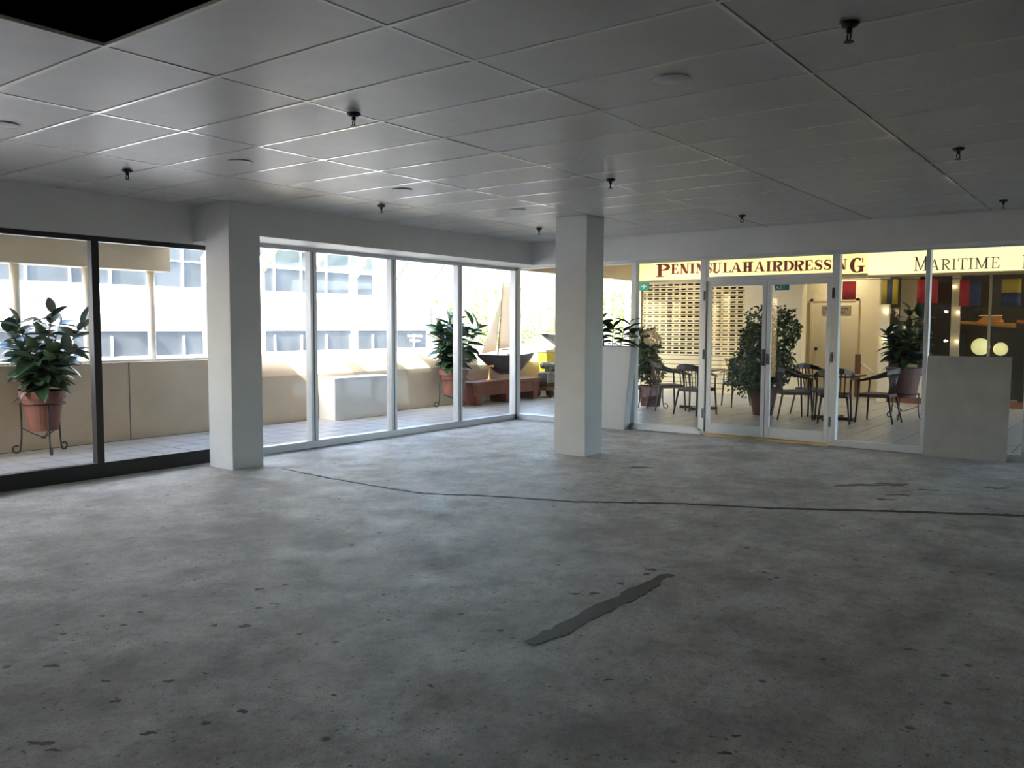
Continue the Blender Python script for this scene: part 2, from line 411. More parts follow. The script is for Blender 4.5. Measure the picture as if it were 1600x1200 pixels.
wf = struct('floor_walkway', 'pale square floor tiles of the open walkway outside the windows', 'floor', B((WX0, YW+.04, -.2), (10.9, 10.6, -.004)), 'grout')
af = struct('floor_arcade', 'pale square floor tiles of the covered arcade', 'floor', B((10.9, -6, -.2), (24, 10.6, -.004)), 'grout')
T = .33
tile_me = B((-T/2+.0065, -T/2+.0065, -.012), (T/2-.0065, T/2-.0065, 0)).mesh('floor_tile'); tile_me.materials.append(MATS['wtile'])
cand = []
for i in range(-8, 26):
    for j in range(0, 8): cand.append((wf, 3.0+T*i+T/2, YW+.06+T*j+T/2))
for i in range(0, 40):
    for j in range(-22, 30): cand.append((af, 10.92+T*i+T/2, YW+.06-7*T+T*j+T/2))
rest = {wf: MB(), af: MB()}; cnt = {wf: 0, af: 0}
def vis(c):
    f, x, y = c
    if f is wf: return 0 if 2.9 < x < 10.95 else 9
    a = math.atan2(y, x)
    return math.hypot(x, y) if .08 < a < .78 else 99
cand.sort(key=vis)
for f, x, y in cand:
    if y > 10.6 or (f is wf and x > 10.9): continue
    k = vis((f, x, y))
    if cnt[f] < 290 and k < (5 if f is wf else 90):
        cnt[f] += 1; place(tile_me, 'floor_tile', f, (x, y, R.uniform(-.0012, 0)))
    else: rest[f].box((x-T/2+.0065, y-T/2+.0065, -.012), (x+T/2-.0065, y+T/2-.0065, 0))
for f in rest:
    o = rest[f].build('floor_tile_field', 'wtile', f); o['kind'] = 'stuff'

can = struct('canopy', 'beige box beam and soffit on round columns over the walkway', 'canopy')
B((WX0, 10.60, 2.21), (6.37, 10.92, 2.56)).build('box_beam', 'beige', can, bevel=.006)
B((WX0, YW+.1, 2.56), (6.37, 11.0, 2.72)).build('soffit', 'round_col', can)
for x in (2.74, 3.60, 4.46, 5.31, 6.17):
    MB().lathe([(.052, 1.03), (.052, 2.22)], 18, (x, 10.76, 0)).build('round_column', 'round_col', can, smooth=True)
ed = struct('roof_edge', 'beige edge beam of the roof over the walkway', 'beam', B((6.37, 9.92, 2.60), (24, 10.10, 3.25)), 'beige')
B((6.37, YW+.1, 2.78), (10.95, 9.92, 2.84)).build('soffit', 'beige', ed)
B((10.95, -6, 3.02), (24, 9.92, 3.05)).build('arcade_soffit', 'beige', ed)

gr = struct('glazed_roof', 'white steel posts and sloping rafters with glass beside the walkway', 'glazing')
px_ = [7.13+.955*k for k in range(0, 16)]
for x in px_:
    po = B((x-.035, 10.90, 1.05), (x+.035, 11.0, 2.44)).build('post', 'white_steel', gr)
    MB().hexa([(x-.04, 10.05, 3.16), (x+.04, 10.05, 3.16), (x+.04, 10.88, 2.32), (x-.04, 10.88, 2.32)],
              [(x-.04, 10.05, 3.36), (x+.04, 10.05, 3.36), (x+.04, 11.0, 2.46), (x-.04, 11.0, 2.46)]).build('rafter', 'white_steel', gr)
for a, b in zip(px_[:-1], px_[1:]):
    MB().hexa([(a+.04, 10.08, 3.32), (b-.04, 10.08, 3.32), (b-.04, 10.98, 2.44), (a+.04, 10.98, 2.44)],
              [(a+.04, 10.08, 3.328), (b-.04, 10.08, 3.328), (b-.04, 10.98, 2.448), (a+.04, 10.98, 2.448)]).build('pane', 'roof_glass', gr)
    B((a+.035, 10.93, 2.40), (b-.035, 10.98, 2.44)).build('purlin', 'white_steel', gr)

struct('ground', 'street level ground below the walkway', 'ground', B((-60, -40, -4.8), (120, 120, -4.5)), 'asphalt')

# facade opposite
FY = 20.0
fb = thing('office_building', 'white banded office building across the street', 'building', (0, FY, -4.5))
Zf = lambda z: z+4.5
B((-8, .12, 0), (22.7, 9, Zf(2.25))).build('lower_block', 'facade_joint', fb)
B((-8, .12, Zf(2.25)), (19.3, 9, Zf(9))).build('upper_block', 'facade_joint', fb)
def band(xa, xb, za, zb, ya=0.0): return B((xa, ya, Zf(za)), (xb, .15, Zf(zb))).build('wall_panel', 'facade', fb, bevel=.01)
pe = [-7.3, -3.3, .7, 4.7, 8.69, 12.68, 16.68, 19.3]
for a, b in zip(pe[:-1], pe[1:]):
    band(a+.012, b-.012, 1.34, 1.975); band(a+.012, b-.012, 1.99, 2.47)
    band(a+.012, b-.012, 4.2, 5.3); band(a+.012, b-.012, -.6, .72)
    band(a+.012, b-.012, -4.4, -.62)
band(19.31, 22.7, 1.34, 2.27); band(19.31, 22.7, -4.4, .72)
mxs = [9.49-.957*k for k in range(0, 16)][::-1]+[9.49+.957*k for k in range(1, 14)]
win_me = {}
def strip(xa, xb, za, zb, trans=None):
    w = B((xa, .03, Zf(za)), (xb, .08, Zf(zb))).build('window', 'facade_glass', fb)
    B((xa-.018, -.01, Zf(za)), (xa+.018, .04, Zf(zb)-.12 if trans is None else Zf(zb))).build('mullion', 'facade_frame', w)
    if trans: B((xa, .0, Zf(trans)-.015), (xb, .04, Zf(trans)+.015)).build('transom', 'facade_frame', w)
for a, b in zip(mxs[:-1], mxs[1:]):
    strip(a, b, .72, 1.34)
    if b < 19.4: strip(a, b, 2.47, 4.2, 3.14)
hv = MB().hexa([(10.80, -.30, Zf(1.45)), (11.17, -.30, Zf(1.45)), (11.15, 0, Zf(1.50)), (10.78, 0, Zf(1.50))],
               [(10.80, -.30, Zf(1.47)), (11.17, -.30, Zf(1.47)), (11.15, 0, Zf(1.66)), (10.78, 0, Zf(1.66))]).build('vent_hood', 'facade', fb)
rl = MB()
for x in (19.6, 20.05, 20.3, 21.1, 21.9, 22.6): rl.box((x-.015, .3, Zf(2.27)), (x+.015, .33, Zf(2.80)))
rl.box((19.4, .3, Zf(2.78)), (22.65, .33, Zf(2.80)))
rl.build('terrace_railing', 'facade_frame', fb)
B((19.7, .45, Zf(2.25)), (20.9, .85, Zf(2.47))).build('planter_box', 'facade_joint', fb)
B((21.2, .45, Zf(2.25)), (22.5, .85, Zf(2.47))).build('planter_box', 'facade_joint', fb)

# ------------------------------------------------------------------ lettering (serif glyphs built from strokes)
def strip2(pts, wid):               # centre line + widths -> list of quads
    out = []; L = []; Rr = []
    n = len(pts)
    for i, (x, y) in enumerate(pts):
        ax, ay = pts[max(i-1, 0)]; bx_, by_ = pts[min(i+1, n-1)]
        dx, dy = bx_-ax, by_-ay; l = math.hypot(dx, dy) or 1; nx, ny = -dy/l, dx/l
        L.append((x+nx*wid[i]/2, y+ny*wid[i]/2)); Rr.append((x-nx*wid[i]/2, y-ny*wid[i]/2))
    for i in range(n-1): out.append([L[i], Rr[i], Rr[i+1], L[i+1]])
    return out
def rect(a, b, c, d): return [(a, b), (c, b), (c, d), (a, d)]
def glyph(ch, T=.2, t=.06):
    """unit height, unit width box"""
    S = t*.9
    def ser(x0, x1, y): return rect(x0, y, x1, y+S)
    def arc(cx, cy, rx, ry, a0, a1, n=14): 
        A = [math.radians(a0+(a1-a0)*k/n) for k in range(n+1)]
        return [(cx+rx*math.cos(a), cy+ry*math.sin(a)) for a in A], [t+(T-t)*abs(math.cos(a))**1.5 for a in A]
    g = []
    if ch == 'I': g = [rect(.5-T*.9, 0, .5+T*.9, 1), ser(.05, .95, 0), ser(.05, .95, 1-S)]
    elif ch in 'LEPRDH':
        g = [rect(.14, 0, .14+T, 1), ser(0, .28+T, 0), ser(0, .28+T, 1-S)]
        if ch in 'LE': g += [rect(.14, 0, .92, t), [(.92, 0), (1, .28), (.94, .28), (.80, t)]]
        if ch == 'E': g += [rect(.14, 1-t, .86, 1), [(.86, 1), (.93, .75), (.87, .75), (.74, 1-t)], rect(.14, .5-t/2, .66, .5+t/2), rect(.62, .38, .68, .62)]
        if ch in 'PR':
            p, w = arc(.14+T, .74, .62-T*.5, .26-t/2, 90, -90); g += strip2(p, w)
        if ch == 'R': g += strip2([(.14+T+.15, .48), (.78, .04), (1.0, .03)], [T*.9, T*.9, t])
        if ch == 'D':
            p, w = arc(.14+T, .5, .80-T, .5-t/2, 90, -90, 20); g += strip2(p, w)
        if ch == 'H': g += [rect(.86-T, 0, .86, 1), ser(.72-T, 1, 0), ser(.72-T, 1, 1-S), rect(.2, .5-t*.8, .8, .5+t*.8)]
    elif ch == 'N':
        g = [rect(.16, 0, .16+t, 1), rect(.84-t, 0, .84, 1), [(.06, 1), (.06+T*1.2, 1), (.84, 0), (.84-T*.9, 0)], ser(0, .36, 0), ser(.62, 1, 1-S)]
    elif ch == 'M':
        g = [rect(.10, 0, .10+t, 1), rect(.88-T*.8, 0, .88, 1), [(.06, 1), (.06+T, 1), (.52, .05), (.46, .05)], [(.82, 1), (.90, 1), (.52, .05), (.46, .05)], ser(0, .26, 0), ser(.70-T*.3, 1, 0), ser(.8, 1, 1-S), ser(0, .15, 1-S)]
    elif ch == 'A':
        g = [[(.10, 0), (.10+t, 0), (.52, 1), (.46, 1)], [(.90-T, 0), (.90, 0), (.56, 1), (.44, 1)], rect(.24, .3, .72, .3+t), ser(0, .28, 0), ser(.62, 1, 0)]
    elif ch == 'U':
        g = [rect(.12, .3, .12+T, 1), rect(.84-t, .3, .84, 1), ser(0, .26+T, 1-S), ser(.64, 1, 1-S)]
        A = [math.radians(180+180*k/14) for k in range(15)]
        g += strip2([(.48-(.36-T/4)*-math.cos(a)*1.0, .32+.30*math.sin(a)) for a in A], [T+(t-T)*k/14 for k in range(15)])
    elif ch == 'T':
        g = [rect(.5-T/2, 0, .5+T/2, 1), ser(.3, .7, 0), rect(.04, 1-t, .96, 1), rect(.02, .74, .07, 1), rect(.93, .74, .98, 1)]
    elif ch == 'S':
        pts = [(.82, .80), (.72, .92), (.50, .97), (.28, .90), (.18, .74), (.28, .60), (.50, .51), (.72, .42), (.84, .26), (.72, .10), (.50, .03), (.28, .07), (.15, .22)]
        w = [t, t, t, T*.6, T*.8, T, T*1.1, T, T*.8, T*.6, t, t, t]; g = strip2(pts, w)+[rect(.82, .68, .88, .98), rect(.10, .02, .16, .32)]
    elif ch == 'G':
        p, w = arc(.52, .5, .46-T/2, .5-t/2, 48, 310, 24); g += strip2(p, w)
        g += [rect(.80-T*.5, .05, .80+T*.4, .42), rect(.56, .42-t*.5, 1.0, .42+t*.5), rect(.82, .68, .88, .98)]
    return g
def letters(par, spec, xf, mat, T, t):
    for ch, ya, yb, za, zb in spec:      # ya = left edge (larger y), yb = right edge
        mb = MB()
        for poly in glyph(ch, T, t):
            mb.prism([(ya+(yb-ya)*u, za+(zb-za)*v) for u, v in poly], lambda y, z: (xf, y, z), lambda y, z: (xf-.012, y, z))
        mb.build('letter', mat, par)
SX = 17.86                              # sign face
k1 = (9.722-5.132)/(1310-1000)*(17.86/17.958)
def ypx(p):                             # left-to-right sign position to metres along the shopfront
    # fitted rational mapping of the fascia
    a = (p-800)/1312.94
    dx, dy = .797+a*.602, .600-a*.799
    return SX*dy/dx
sg = thing('shop_sign', 'glowing cream fascia sign with red serif lettering above the roller shutter', 'sign', (0, 0, 0))
B((SX, 4.53, 2.58), (SX+.12, 9.75, 3.0)).build('sign_panel', 'sign_face', sg)
B((SX-.02, 4.53, 2.54), (SX+.14, 9.77, 2.58)).build('sign_frame', 'sign_case', sg)
spec = []
def put(lst, ch, a, b, za, zb): lst.append((ch, ypx(a), ypx(b), za, zb))
put(spec, 'P', 1022, 1043, 2.655, 2.955)
for ch, a, b in (('E', 1045, 1057), ('N', 1058, 1074), ('I', 1074, 1082), ('N', 1083, 1098), ('S', 1099, 1109), ('U', 1109, 1123), ('L', 1125, 1138), ('A', 1137, 1155), ('H', 1155, 1172),
                 ('A', 1173, 1191), ('I', 1192, 1200), ('R', 1201, 1217), ('D', 1218, 1234), ('R', 1234, 1250), ('E', 1251, 1265), ('S', 1266, 1280), ('S', 1280, 1294), ('I', 1294, 1302), ('N', 1302, 1317)):
    f = (a-1045)/272; put(spec, ch, a, b, 2.715-.045*f, 2.94-.06*f)
put(spec, 'G', 1320, 1345, 2.60, 2.90)
ms = thing('museum_sign', 'glowing pale yellow fascia sign with thin dark serif lettering', 'sign', (0, 0, 0))
B((SX, 2.19, 2.54), (SX+.12, 4.51, 3.0)).build('sign_panel', 'sign_face_pale', ms)
B((SX, -.6, 2.54), (SX+.12, 2.17, 3.0)).build('sign_panel', 'sign_face_pale', ms)
B((SX-.02, -.6, 2.50), (SX+.14, 4.51, 2.54)).build('sign_frame', 'sign_case', ms)
letters(sg, spec, SX, 'letter_red', .27, .07)
spec = []
put(spec, 'M', 1421, 1442, 2.595, 2.87)
for ch, a, b in (('A', 1444, 1460), ('R', 1463, 1477), ('I', 1479, 1486), ('T', 1488, 1503), ('I', 1505, 1512), ('M', 1515, 1536), ('E', 1540, 1553)): put(spec, ch, a, b, 2.595, 2.80)
put(spec, 'M', 1588, 1611, 2.57, 2.81)
letters(ms, spec, SX, 'letter_dark', .13, .05)

# ------------------------------------------------------------------ far shop fronts of the arcade
XS = 17.96
struct('wall_arcade', 'cream wall of the arcade shops above and between the shopfronts', 'wall',
       MB().box((XS, -.6, 2.5), (XS+.3, 9.8, 3.02)).box((XS, 5.85, 0), (XS+.3, 7.1, 2.5)).box((XS, 9.68, 0), (24, 9.9, 3.02)), 'cream')
shut = thing('roller_shutter', 'cream roller shutter with rows of small slots closing the hairdressing shop', 'shutter', (XS+.06, 0, 0))
np_ = 24; ph = 2.52/np_
def slat_mesh(holes):
    mb = MB(); a, b = 7.12, 9.68
    z0, z1, h0, h1 = .006, ph-.008, .034, .076
    t_ = .014
    if not holes: mb.box((-t_/2, a, z0), (t_/2, b, z1))
    else:
        mb.box((-t_/2, a, z0), (t_/2, b, h0)); mb.box((-t_/2, a, h1), (t_/2, b, z1))
        y = a
        pitch = .172; k = 0
        while y < b-.05:
            mb.box((-t_/2, y, h0), (t_/2, min(y+.052, b), h1)); y += pitch
        mb.box((-t_/2, b-.05, h0), (t_/2, b, h1))
    me = mb.mesh('slat'); me.materials.append(MATS['shutter']); return me
sm, sh = slat_mesh(False), slat_mesh(True)
for k in range(np_): place(sm if k < 8 else sh, 'slat', shut, (0, 0, k*ph), rot=(0, .05, 0))
for y in (7.08, 9.68): B((-.03, y, 0), (.03, y+.05, 2.52)).build('guide_rail', 'shutter', shut)
B((-.02, 7.12, 0), (.02, 9.68, .05)).build('bottom_bar', 'shutter', shut)
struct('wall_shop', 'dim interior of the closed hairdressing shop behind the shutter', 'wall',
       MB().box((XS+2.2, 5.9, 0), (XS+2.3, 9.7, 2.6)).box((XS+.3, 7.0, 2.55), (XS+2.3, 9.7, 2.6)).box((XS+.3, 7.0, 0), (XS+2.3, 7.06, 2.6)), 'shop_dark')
# door recess
XD = 19.5
struct('wall_recess', 'cream walls of the recess around the service door', 'wall',
       MB().box((XD, 3.9, 0), (XD+.1, 6.85, 3.0)).box((XS+.3, 4.30, 0), (XD, 4.36, 3.0)).box((XD-.02, 6.45, 0), (XD, 6.85, 2.6)), 'cream')
d3 = struct('door_3', 'cream service door with dark round knob and plaque beyond the tables', 'door', B((XD-.05, 5.15, 0.01), (XD, 6.08, 2.08)), 'door_cream', bevel=.004)
B((XD-.07, 6.08, 0), (XD, 6.14, 2.14)).build('door_frame', 'cream', d3)
B((XD-.07, 5.09, 0), (XD, 5.15, 2.14)).build('door_frame', 'cream', d3)
B((XD-.07, 5.09, 2.08), (XD, 6.14, 2.14)).build('door_frame', 'cream', d3)
MB().lathe([(.012, 0), (.014, .03), (.036, .045), (.04, .065), (.03, .085), (.0, .09)], 14).build('knob', 'iron', d3, smooth=True).matrix_local = Matrix.Translation((XD-.05, 5.98, 1.01)) @ Matrix.Rotation(-PI/2, 4, 'Y')
pq = thing('door_plaque', 'small brown plaque with two lines of lettering on the service door', 'sign', (XD-.055, 5.56, 1.88))
B((-.012, -.31, -.10), (0, .31, .10)).build('plate', 'plaque', pq)
for z, a, b in ((.035, -.24, .24), (-.045, -.18, .18)):
    y = a
    while y < b:
        w = R.uniform(.03, .055); B((-.016, y, z-.022), (-.012, y+w*.7, z+.022)).build('lettering', 'plaque_text', pq); y += w
po = thing('brown_post', 'short red-brown wooden post with chrome handrail near the service door', 'post', (18.9, 4.93, 0))
B((-.05, -.05, 0), (.05, .05, .92)).build('post', 'wood_trim', po, bevel=.006)
MB().tube([(0, -.05, .74), (.02, -.30, .56), (.03, -.55, .36)], .018).build('handrail', 'alu', po, smooth=True)

# museum shopfront
mus = struct('window_4', 'glazed museum shopfront with cream pier and slim olive mullions', 'window')
B((XS-.02, 4.12, 0), (XS+.1, 4.30, 2.5)).build('pier', 'cream', mus)
B((XS, -.6, 0), (XS+.1, 4.12, .12)).build('plinth', 'wood_trim', mus)
B((XS, 3.0, .12), (XS+.08, 4.12, .55)).build('stall_riser', 'cream', mus)
for y, w in ((2.93, .075), (2.36, .02), (1.3, .04), (.2, .04)): B((XS-.01, y-w, .12), (XS+.07, y+w, 2.5)).build('mullion', 'museum_pier', mus)
for a, b in ((4.12, 3.0), (2.86, 2.38), (2.34, 1.34), (1.26, .24)): pane(mus, (XS+.03, b, .12), (XS+.036, a, 2.5))
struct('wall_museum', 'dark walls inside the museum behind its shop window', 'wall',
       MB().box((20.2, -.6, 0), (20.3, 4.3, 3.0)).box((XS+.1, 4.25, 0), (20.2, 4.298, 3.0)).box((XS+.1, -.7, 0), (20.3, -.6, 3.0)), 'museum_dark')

# ------------------------------------------------------------------ sprinklers and ceiling speakers
spr = thing('sprinkler', '', 'sprinkler', (0, 0, ZC-.007), 0, 'ceiling sprinklers')
MB().lathe([(.0, .0), (.045, .0), (.05, -.006), (.036, -.02), (.02, -.026), (0, -.026)], 18, cap=False).build('escutcheon', 'sprinkler', spr, smooth=True)
MB().lathe([(.013, -.02), (.015, -.045), (.011, -.05)], 12).build('body', 'sprinkler', spr, smooth=True)
for s in (-1, 1): MB().tube([(s*.012, 0, -.045), (s*.021, 0, -.06), (s*.020, 0, -.075), (s*.006, 0, -.088)], .0042, 6).build('frame_arm', 'sprinkler', spr)
MB().lathe([(0, -.086), (.022, -.088), (.024, -.092), (.0, -.092)], 14, cap=False).build('deflector', 'sprinkler', spr)
SP = [(3.66, 1.03, 'black ceiling sprinkler nearest the top right of the view'), (3.46, 3.78, 'black ceiling sprinkler nearest the missing ceiling tile'),
      (3.62, 6.62, 'black ceiling sprinkler above the dark framed windows, left of the first column'), (6.22, 6.39, 'black ceiling sprinkler right of the left column, above the white box outside'),
      (8.83, 6.23, 'small black ceiling sprinkler near the glazed corner, left of the free-standing column'), (6.26, 3.68, 'black ceiling sprinkler just right of the free-standing column top'),
      (9.11, 3.66, 'small black ceiling sprinkler above the red lettered sign and glazed doors'), (6.61, 1.10, 'black ceiling sprinkler above the museum sign, second along the right'),
      (9.51, 1.17, 'small black ceiling sprinkler farthest right above the leaning board')]
spr.scale = (.86,)*3
for i, (x, y, l) in enumerate(SP):
    rz = R.uniform(0, 3)
    if i == 0: spr.location = (x, y, ZC-.007); spr.rotation_euler = (0, 0, rz); spr['label'] = l
    else: dup(spr, l, (x, y, ZC-.007), rz)
spk = thing('ceiling_speaker', '', 'speaker', (0, 0, 0), 0, 'round ceiling speakers')
MB().lathe([(.0, -.0025), (.08, -.0025), (.088, .0), (.088, .006), (0, .006)], 28, cap=False).build('grille', 'tile_ceiling', spk, smooth=True)
MB().tube([(.088*math.cos(a), .088*math.sin(a), .0) for a in [2*PI*k/28 for k in range(28)]], .0028, 6, closed=True).build('rim', 'tile_ceiling', spk, smooth=True)
for i, (x, y, l) in enumerate([(3.97, 1.98, 'flush round ceiling speaker in the dim right part of the ceiling'), (3.97, 5.61, 'flush round ceiling speaker in front of the left column'), (2.37, 5.79, 'flush round ceiling speaker at the left edge of the view'),
                               (5.65, 5.53, 'flush round ceiling speaker midway between the two columns'), (7.36, 5.48, 'flush round ceiling speaker just left of the free-standing column')]):
    if i == 0: spk.location = (x, y, ZC-.004); spk['label'] = l
    else: dup(spk, l, (x, y, ZC-.004), 0)

# ------------------------------------------------------------------ floor marks
def ribbon(pts, wid, name, mat, jit, seed, zt=.003):
    r = random.Random(seed); P2 = []
    for (ax, ay), (bx_, by_) in zip(pts[:-1], pts[1:]):
        n = max(2, int(math.hypot(bx_-ax, by_-ay)/.05))
        for k in range(n): P2.append((ax+(bx_-ax)*k/n, ay+(by_-ay)*k/n))
    P2.append(pts[-1]); N = len(P2); L = []; Q = []
    for i, (x, y) in enumerate(P2):
        a = P2[max(i-1, 0)]; b = P2[min(i+1, N-1)]; dx, dy = b[0]-a[0], b[1]-a[1]; l = math.hypot(dx, dy) or 1
        f = i/(N-1); w = wid(f)/2
        e1, e2 = r.gauss(0, jit), r.gauss(0, jit)
        L.append((x-dy/l*(w+e1), y+dx/l*(w+e1), zt)); Q.append((x+dy/l*(w+e2), y-dx/l*(w+e2), zt))
    mb = MB(); vs_ = L+Q; fs_ = [(i, N+i, N+i+1, i+1) for i in range(N-1)]
    bot = [(x, y, -.002) for x, y, z in L+Q]
    mb.add(vs_+bot, fs_+[(i, i+1, 2*N+i+1, 2*N+i) for i in range(N-1)]+[(N+i+1, N+i, 3*N+i, 3*N+i+1) for i in range(N-1)])
    return mb.build(name, mat, floor)
o = ribbon([(3.13, 2.26), (3.34, 2.22), (3.6, 2.235), (3.85, 2.225), (4.15, 2.225), (4.42, 2.235), (4.54, 2.21)], lambda f: .05+.07*math.sin(PI*min(1, f*1.02))**.5, 'damp_strip', 'patch', .010, 3)
o['label'] = 'dark damp strip of old adhesive'
o = ribbon([(5.49, 7.15), (5.43, 6.45), (5.42, 6.17), (5.41, 5.46), (5.43, 5.07), (5.69, 4.57), (5.97, 3.81), (6.44, 3.09), (6.73, 2.43), (7.25, 1.56), (7.71, .71), (8.2, -.2)], lambda f: .022+.05*f, 'floor_crack', 'seam', .006, 5)
o['label'] = 'long dark crack across the slab'
def blob(x, y, rx, ry, rot, seed, mat='stain', z=.001):
    r = random.Random(seed); n = 22; mb = MB(); c, s = math.cos(rot), math.sin(rot)
    ph1, ph2 = r.uniform(0, 6), r.uniform(0, 6); v = []
    for k in range(n):
        a = 2*PI*k/n; q = 1+.30*math.sin(2*a+ph1)+.26*math.sin(3*a+ph2)+r.uniform(-.2, .2)
        u, w = rx*q*math.cos(a), ry*q*math.sin(a); v.append((x+c*u-s*w, y+s*u+c*w))
    mb.prism(v, lambda a, b: (a, b, -.002), lambda a, b: (a, b, z)); mb.build('stain', mat, floor)
RD = -.93                               # stains stretched across the view
ST = [(8.25, 2.12, .22, .09), (8.5, 1.86, .15, .10), (4.56, 2.36, .035, .03), (4.46, 2.34, .03, .025), (3.88, 2.48, .04, .018), (3.95, 2.4, .04, .022), (4.2, 2.37, .025, .02),
      (1.65, 3.75, .03, .025), (1.31, 3.07, .045, .02), (1.31, 2.99, .025, .012), (1.58, 2.84, .035, .014), (1.75, 2.75, .02, .012), (1.89, 2.72, .022, .02), (1.87, 3.2, .025, .015),
      (1.71, 3.41, .018, .015), (2.46, 3.5, .032, .02), (2.37, 3.63, .022, .018), (2.73, 3.61, .012, .01), (3.22, 3.31, .016, .012), (2.86, 3.94, .03, .018), (2.01, 3.15, .014, .012),
      (1.64, 3.19, .022, .014), (4.14, .81, .03, .012), (2.86, 1.13, .02, .012), (2.72, 1.11, .03, .012), (7.88, 4.23, .16, .05), (2.25, 4.1, .02, .012), (2.1, 4.2, .018, .01), (1.9, 4.25, .018, .01),
      (2.55, 3.2, .016, .012), (2.95, 3.0, .014, .01), (8.0, 1.7, .10, .05), (8.4, 1.55, .09, .035), (7.7, 1.75, .08, .04), (8.9, 1.05, .12, .05), (2.2, 2.55, .014, .01), (2.5, 2.3, .016, .012), (3.0, 1.75, .02, .012), (1.55, 2.35, .016, .01)]
for i, (x, y, a, b) in enumerate(ST): blob(x, y, a*.85, b*.8, RD+R.uniform(-.3, .3), 100+i)
for i, (x, y, a, b) in enumerate([(2.87, 3.59, .02, .016), (2.76, 3.66, .022, .012), (3.35, 3.28, .02, .014)]): blob(x, y, a, b, RD, 300+i, 'board')

# leaning board and tapered planter by the glazing
lb = thing('leaning_board', 'grey scuffed rectangular board leaning on the glazing under the museum sign', 'board', (10.71, 1.605, 0))
MB().hexa([(-.018, -.425, 0), (0, -.425, 0), (0, .425, 0), (-.018, .425, 0)], [(.057, -.425, 1.165), (.075, -.425, 1.165), (.075, .425, 1.165), (.057, .425, 1.165)]).build('panel', 'board', lb)

# ------------------------------------------------------------------ plants
def leaf_mesh(name, mat, L=1.0, W=.42, bend=.18):
    n = 7; vs_ = []; fs_ = []
    for i in range(n+1):
        f = i/n; w = W/2*math.sin(PI*min(1, f**.85*.98+.015))**.75; x = L*f; z = -bend*f*f*L
        if i == n: w = .004
        vs_ += [(x, -w, z+w*.35), (x, 0, z), (x, w, z+w*.35)]
    for i in range(n):
        a = i*3
        fs_ += [(a, a+3, a+4, a+1), (a+1, a+4, a+5, a+2)]
    me = bpy.data.meshes.new(name); me.from_pydata(vs_, [], fs_); me.update(); me.materials.append(MATS[mat])
    me.polygons.foreach_set('use_smooth', [True]*len(me.polygons)); return me
LEAF = [leaf_mesh('leaf', 'leaf', 1, .48, .2), leaf_mesh('leaf', 'leaf', 1, .54, .05), leaf_mesh('leaf', 'leaf', 1, .44, .45)]
def rubber_plant(par, z0, height, spread, nst, nleaf, seed, lsize=.24, top=None):
    r = random.Random(seed)
    stems = []
    for k in range(nst):
        a = 2*PI*k/nst+r.uniform(-.4, .4); h = height*(1 if k == 0 else r.uniform(.55, .92)); s = spread*(.15 if k == 0 else r.uniform(.35, .6))
        pts = [(0.04*math.cos(a), .04*math.sin(a), z0)]
        for q in range(1, 6):
            f = q/5; pts.append((s*f**1.4*math.cos(a), s*f**1.4*math.sin(a), z0+h*f))
        MB().tube(pts, [.012-.0016*i for i in range(6)], 6).build('stem', 'stem', par, smooth=True)
        stems.append(pts)
    per = nleaf//nst
    for k, pts in enumerate(stems):
        for q in range(per):
            f = .20+.80*(q+.5)/per; i = min(4, int(f*5)); g = f*5-i
            p = Vector(pts[i]).lerp(Vector(pts[i+1]), g)
            az = q*2.4+k+r.uniform(-.35, .35)
            tilt = max((-.05 if f < .4 else -.4)+.3*r.random(), .6-1.25*(1-f)+r.uniform(-.3, .3)) if f < .95 else 1.2
            sz = lsize*r.uniform(.75, 1.15)*(1.05-.25*f)
            place(LEAF[r.randrange(3)], 'leaf', par, p, rot=(r.uniform(-.5, .5), -tilt, az), scale=sz)
def pot_profile(rt_, rb, h):
    return [(0, 0), (rb, 0), (rt_*.90, h*.80), (rt_*1.0, h*.80), (rt_*1.04, h), (rt_*.90, h), (rt_*.88, h*.88), (0, h*.88)]
def stand(name, label, loc, h, rtop, rz, cat='plant stand'):
    s = thing(name, label, cat, loc, rz, 'iron plant stands')
    ring = [(rtop*math.cos(2*PI*k/20), rtop*math.sin(2*PI*k/20), h) for k in range(20)]
    MB().tube(ring, .009, 6, closed=True).build('top_ring', 'iron', s, smooth=True)
    MB().lathe([(0, .145*h/.5), (.035, .15*h/.5), (0, .17*h/.5)], 10, cap=False).build('hub', 'iron', s)
    for k in range(3):
        a = 2*PI*k/3; ca, sa = math.cos(a), math.sin(a); pts = []
        for rr, z in ((rtop, h), (rtop*.98, h*.6), (rtop*1.0, h*.3), (rtop*1.06, .06)): pts.append((rr*ca, rr*sa, z))
        for q in range(9):
            t_ = PI+q*PI*1.7/8; rr = rtop*1.06+.042+.042*math.cos(t_)
            pts.append((rr*ca, rr*sa, .05+.042*math.sin(t_)))
        MB().tube(pts, .0095, 6).build('leg', 'iron', s, smooth=True)
        MB().tube([(0, 0, .155*h/.5), (rtop*.5*ca, rtop*.5*sa, .20*h/.5), (rtop*ca, rtop*sa, h*.52)], .006, 5).build('brace', 'iron', s, smooth=True)
    return s
def potted(name, label, loc, zpot, rt_, rb, hp, mat):
    t_ = thing(name, label, 'plant', loc, 0)
    MB().lathe([(r_, zpot+z) for r_, z in pot_profile(rt_, rb, hp)], 26, cap=False).build('pot', mat, t_, smooth=False, bevel=.004)
    MB().lathe([(0, 0), (rt_*.88, 0), (rt_*.86, .012), (0, .02)], 20, (0, 0, zpot+hp*.89), cap=False).build('soil', 'soil', t_)
    return t_
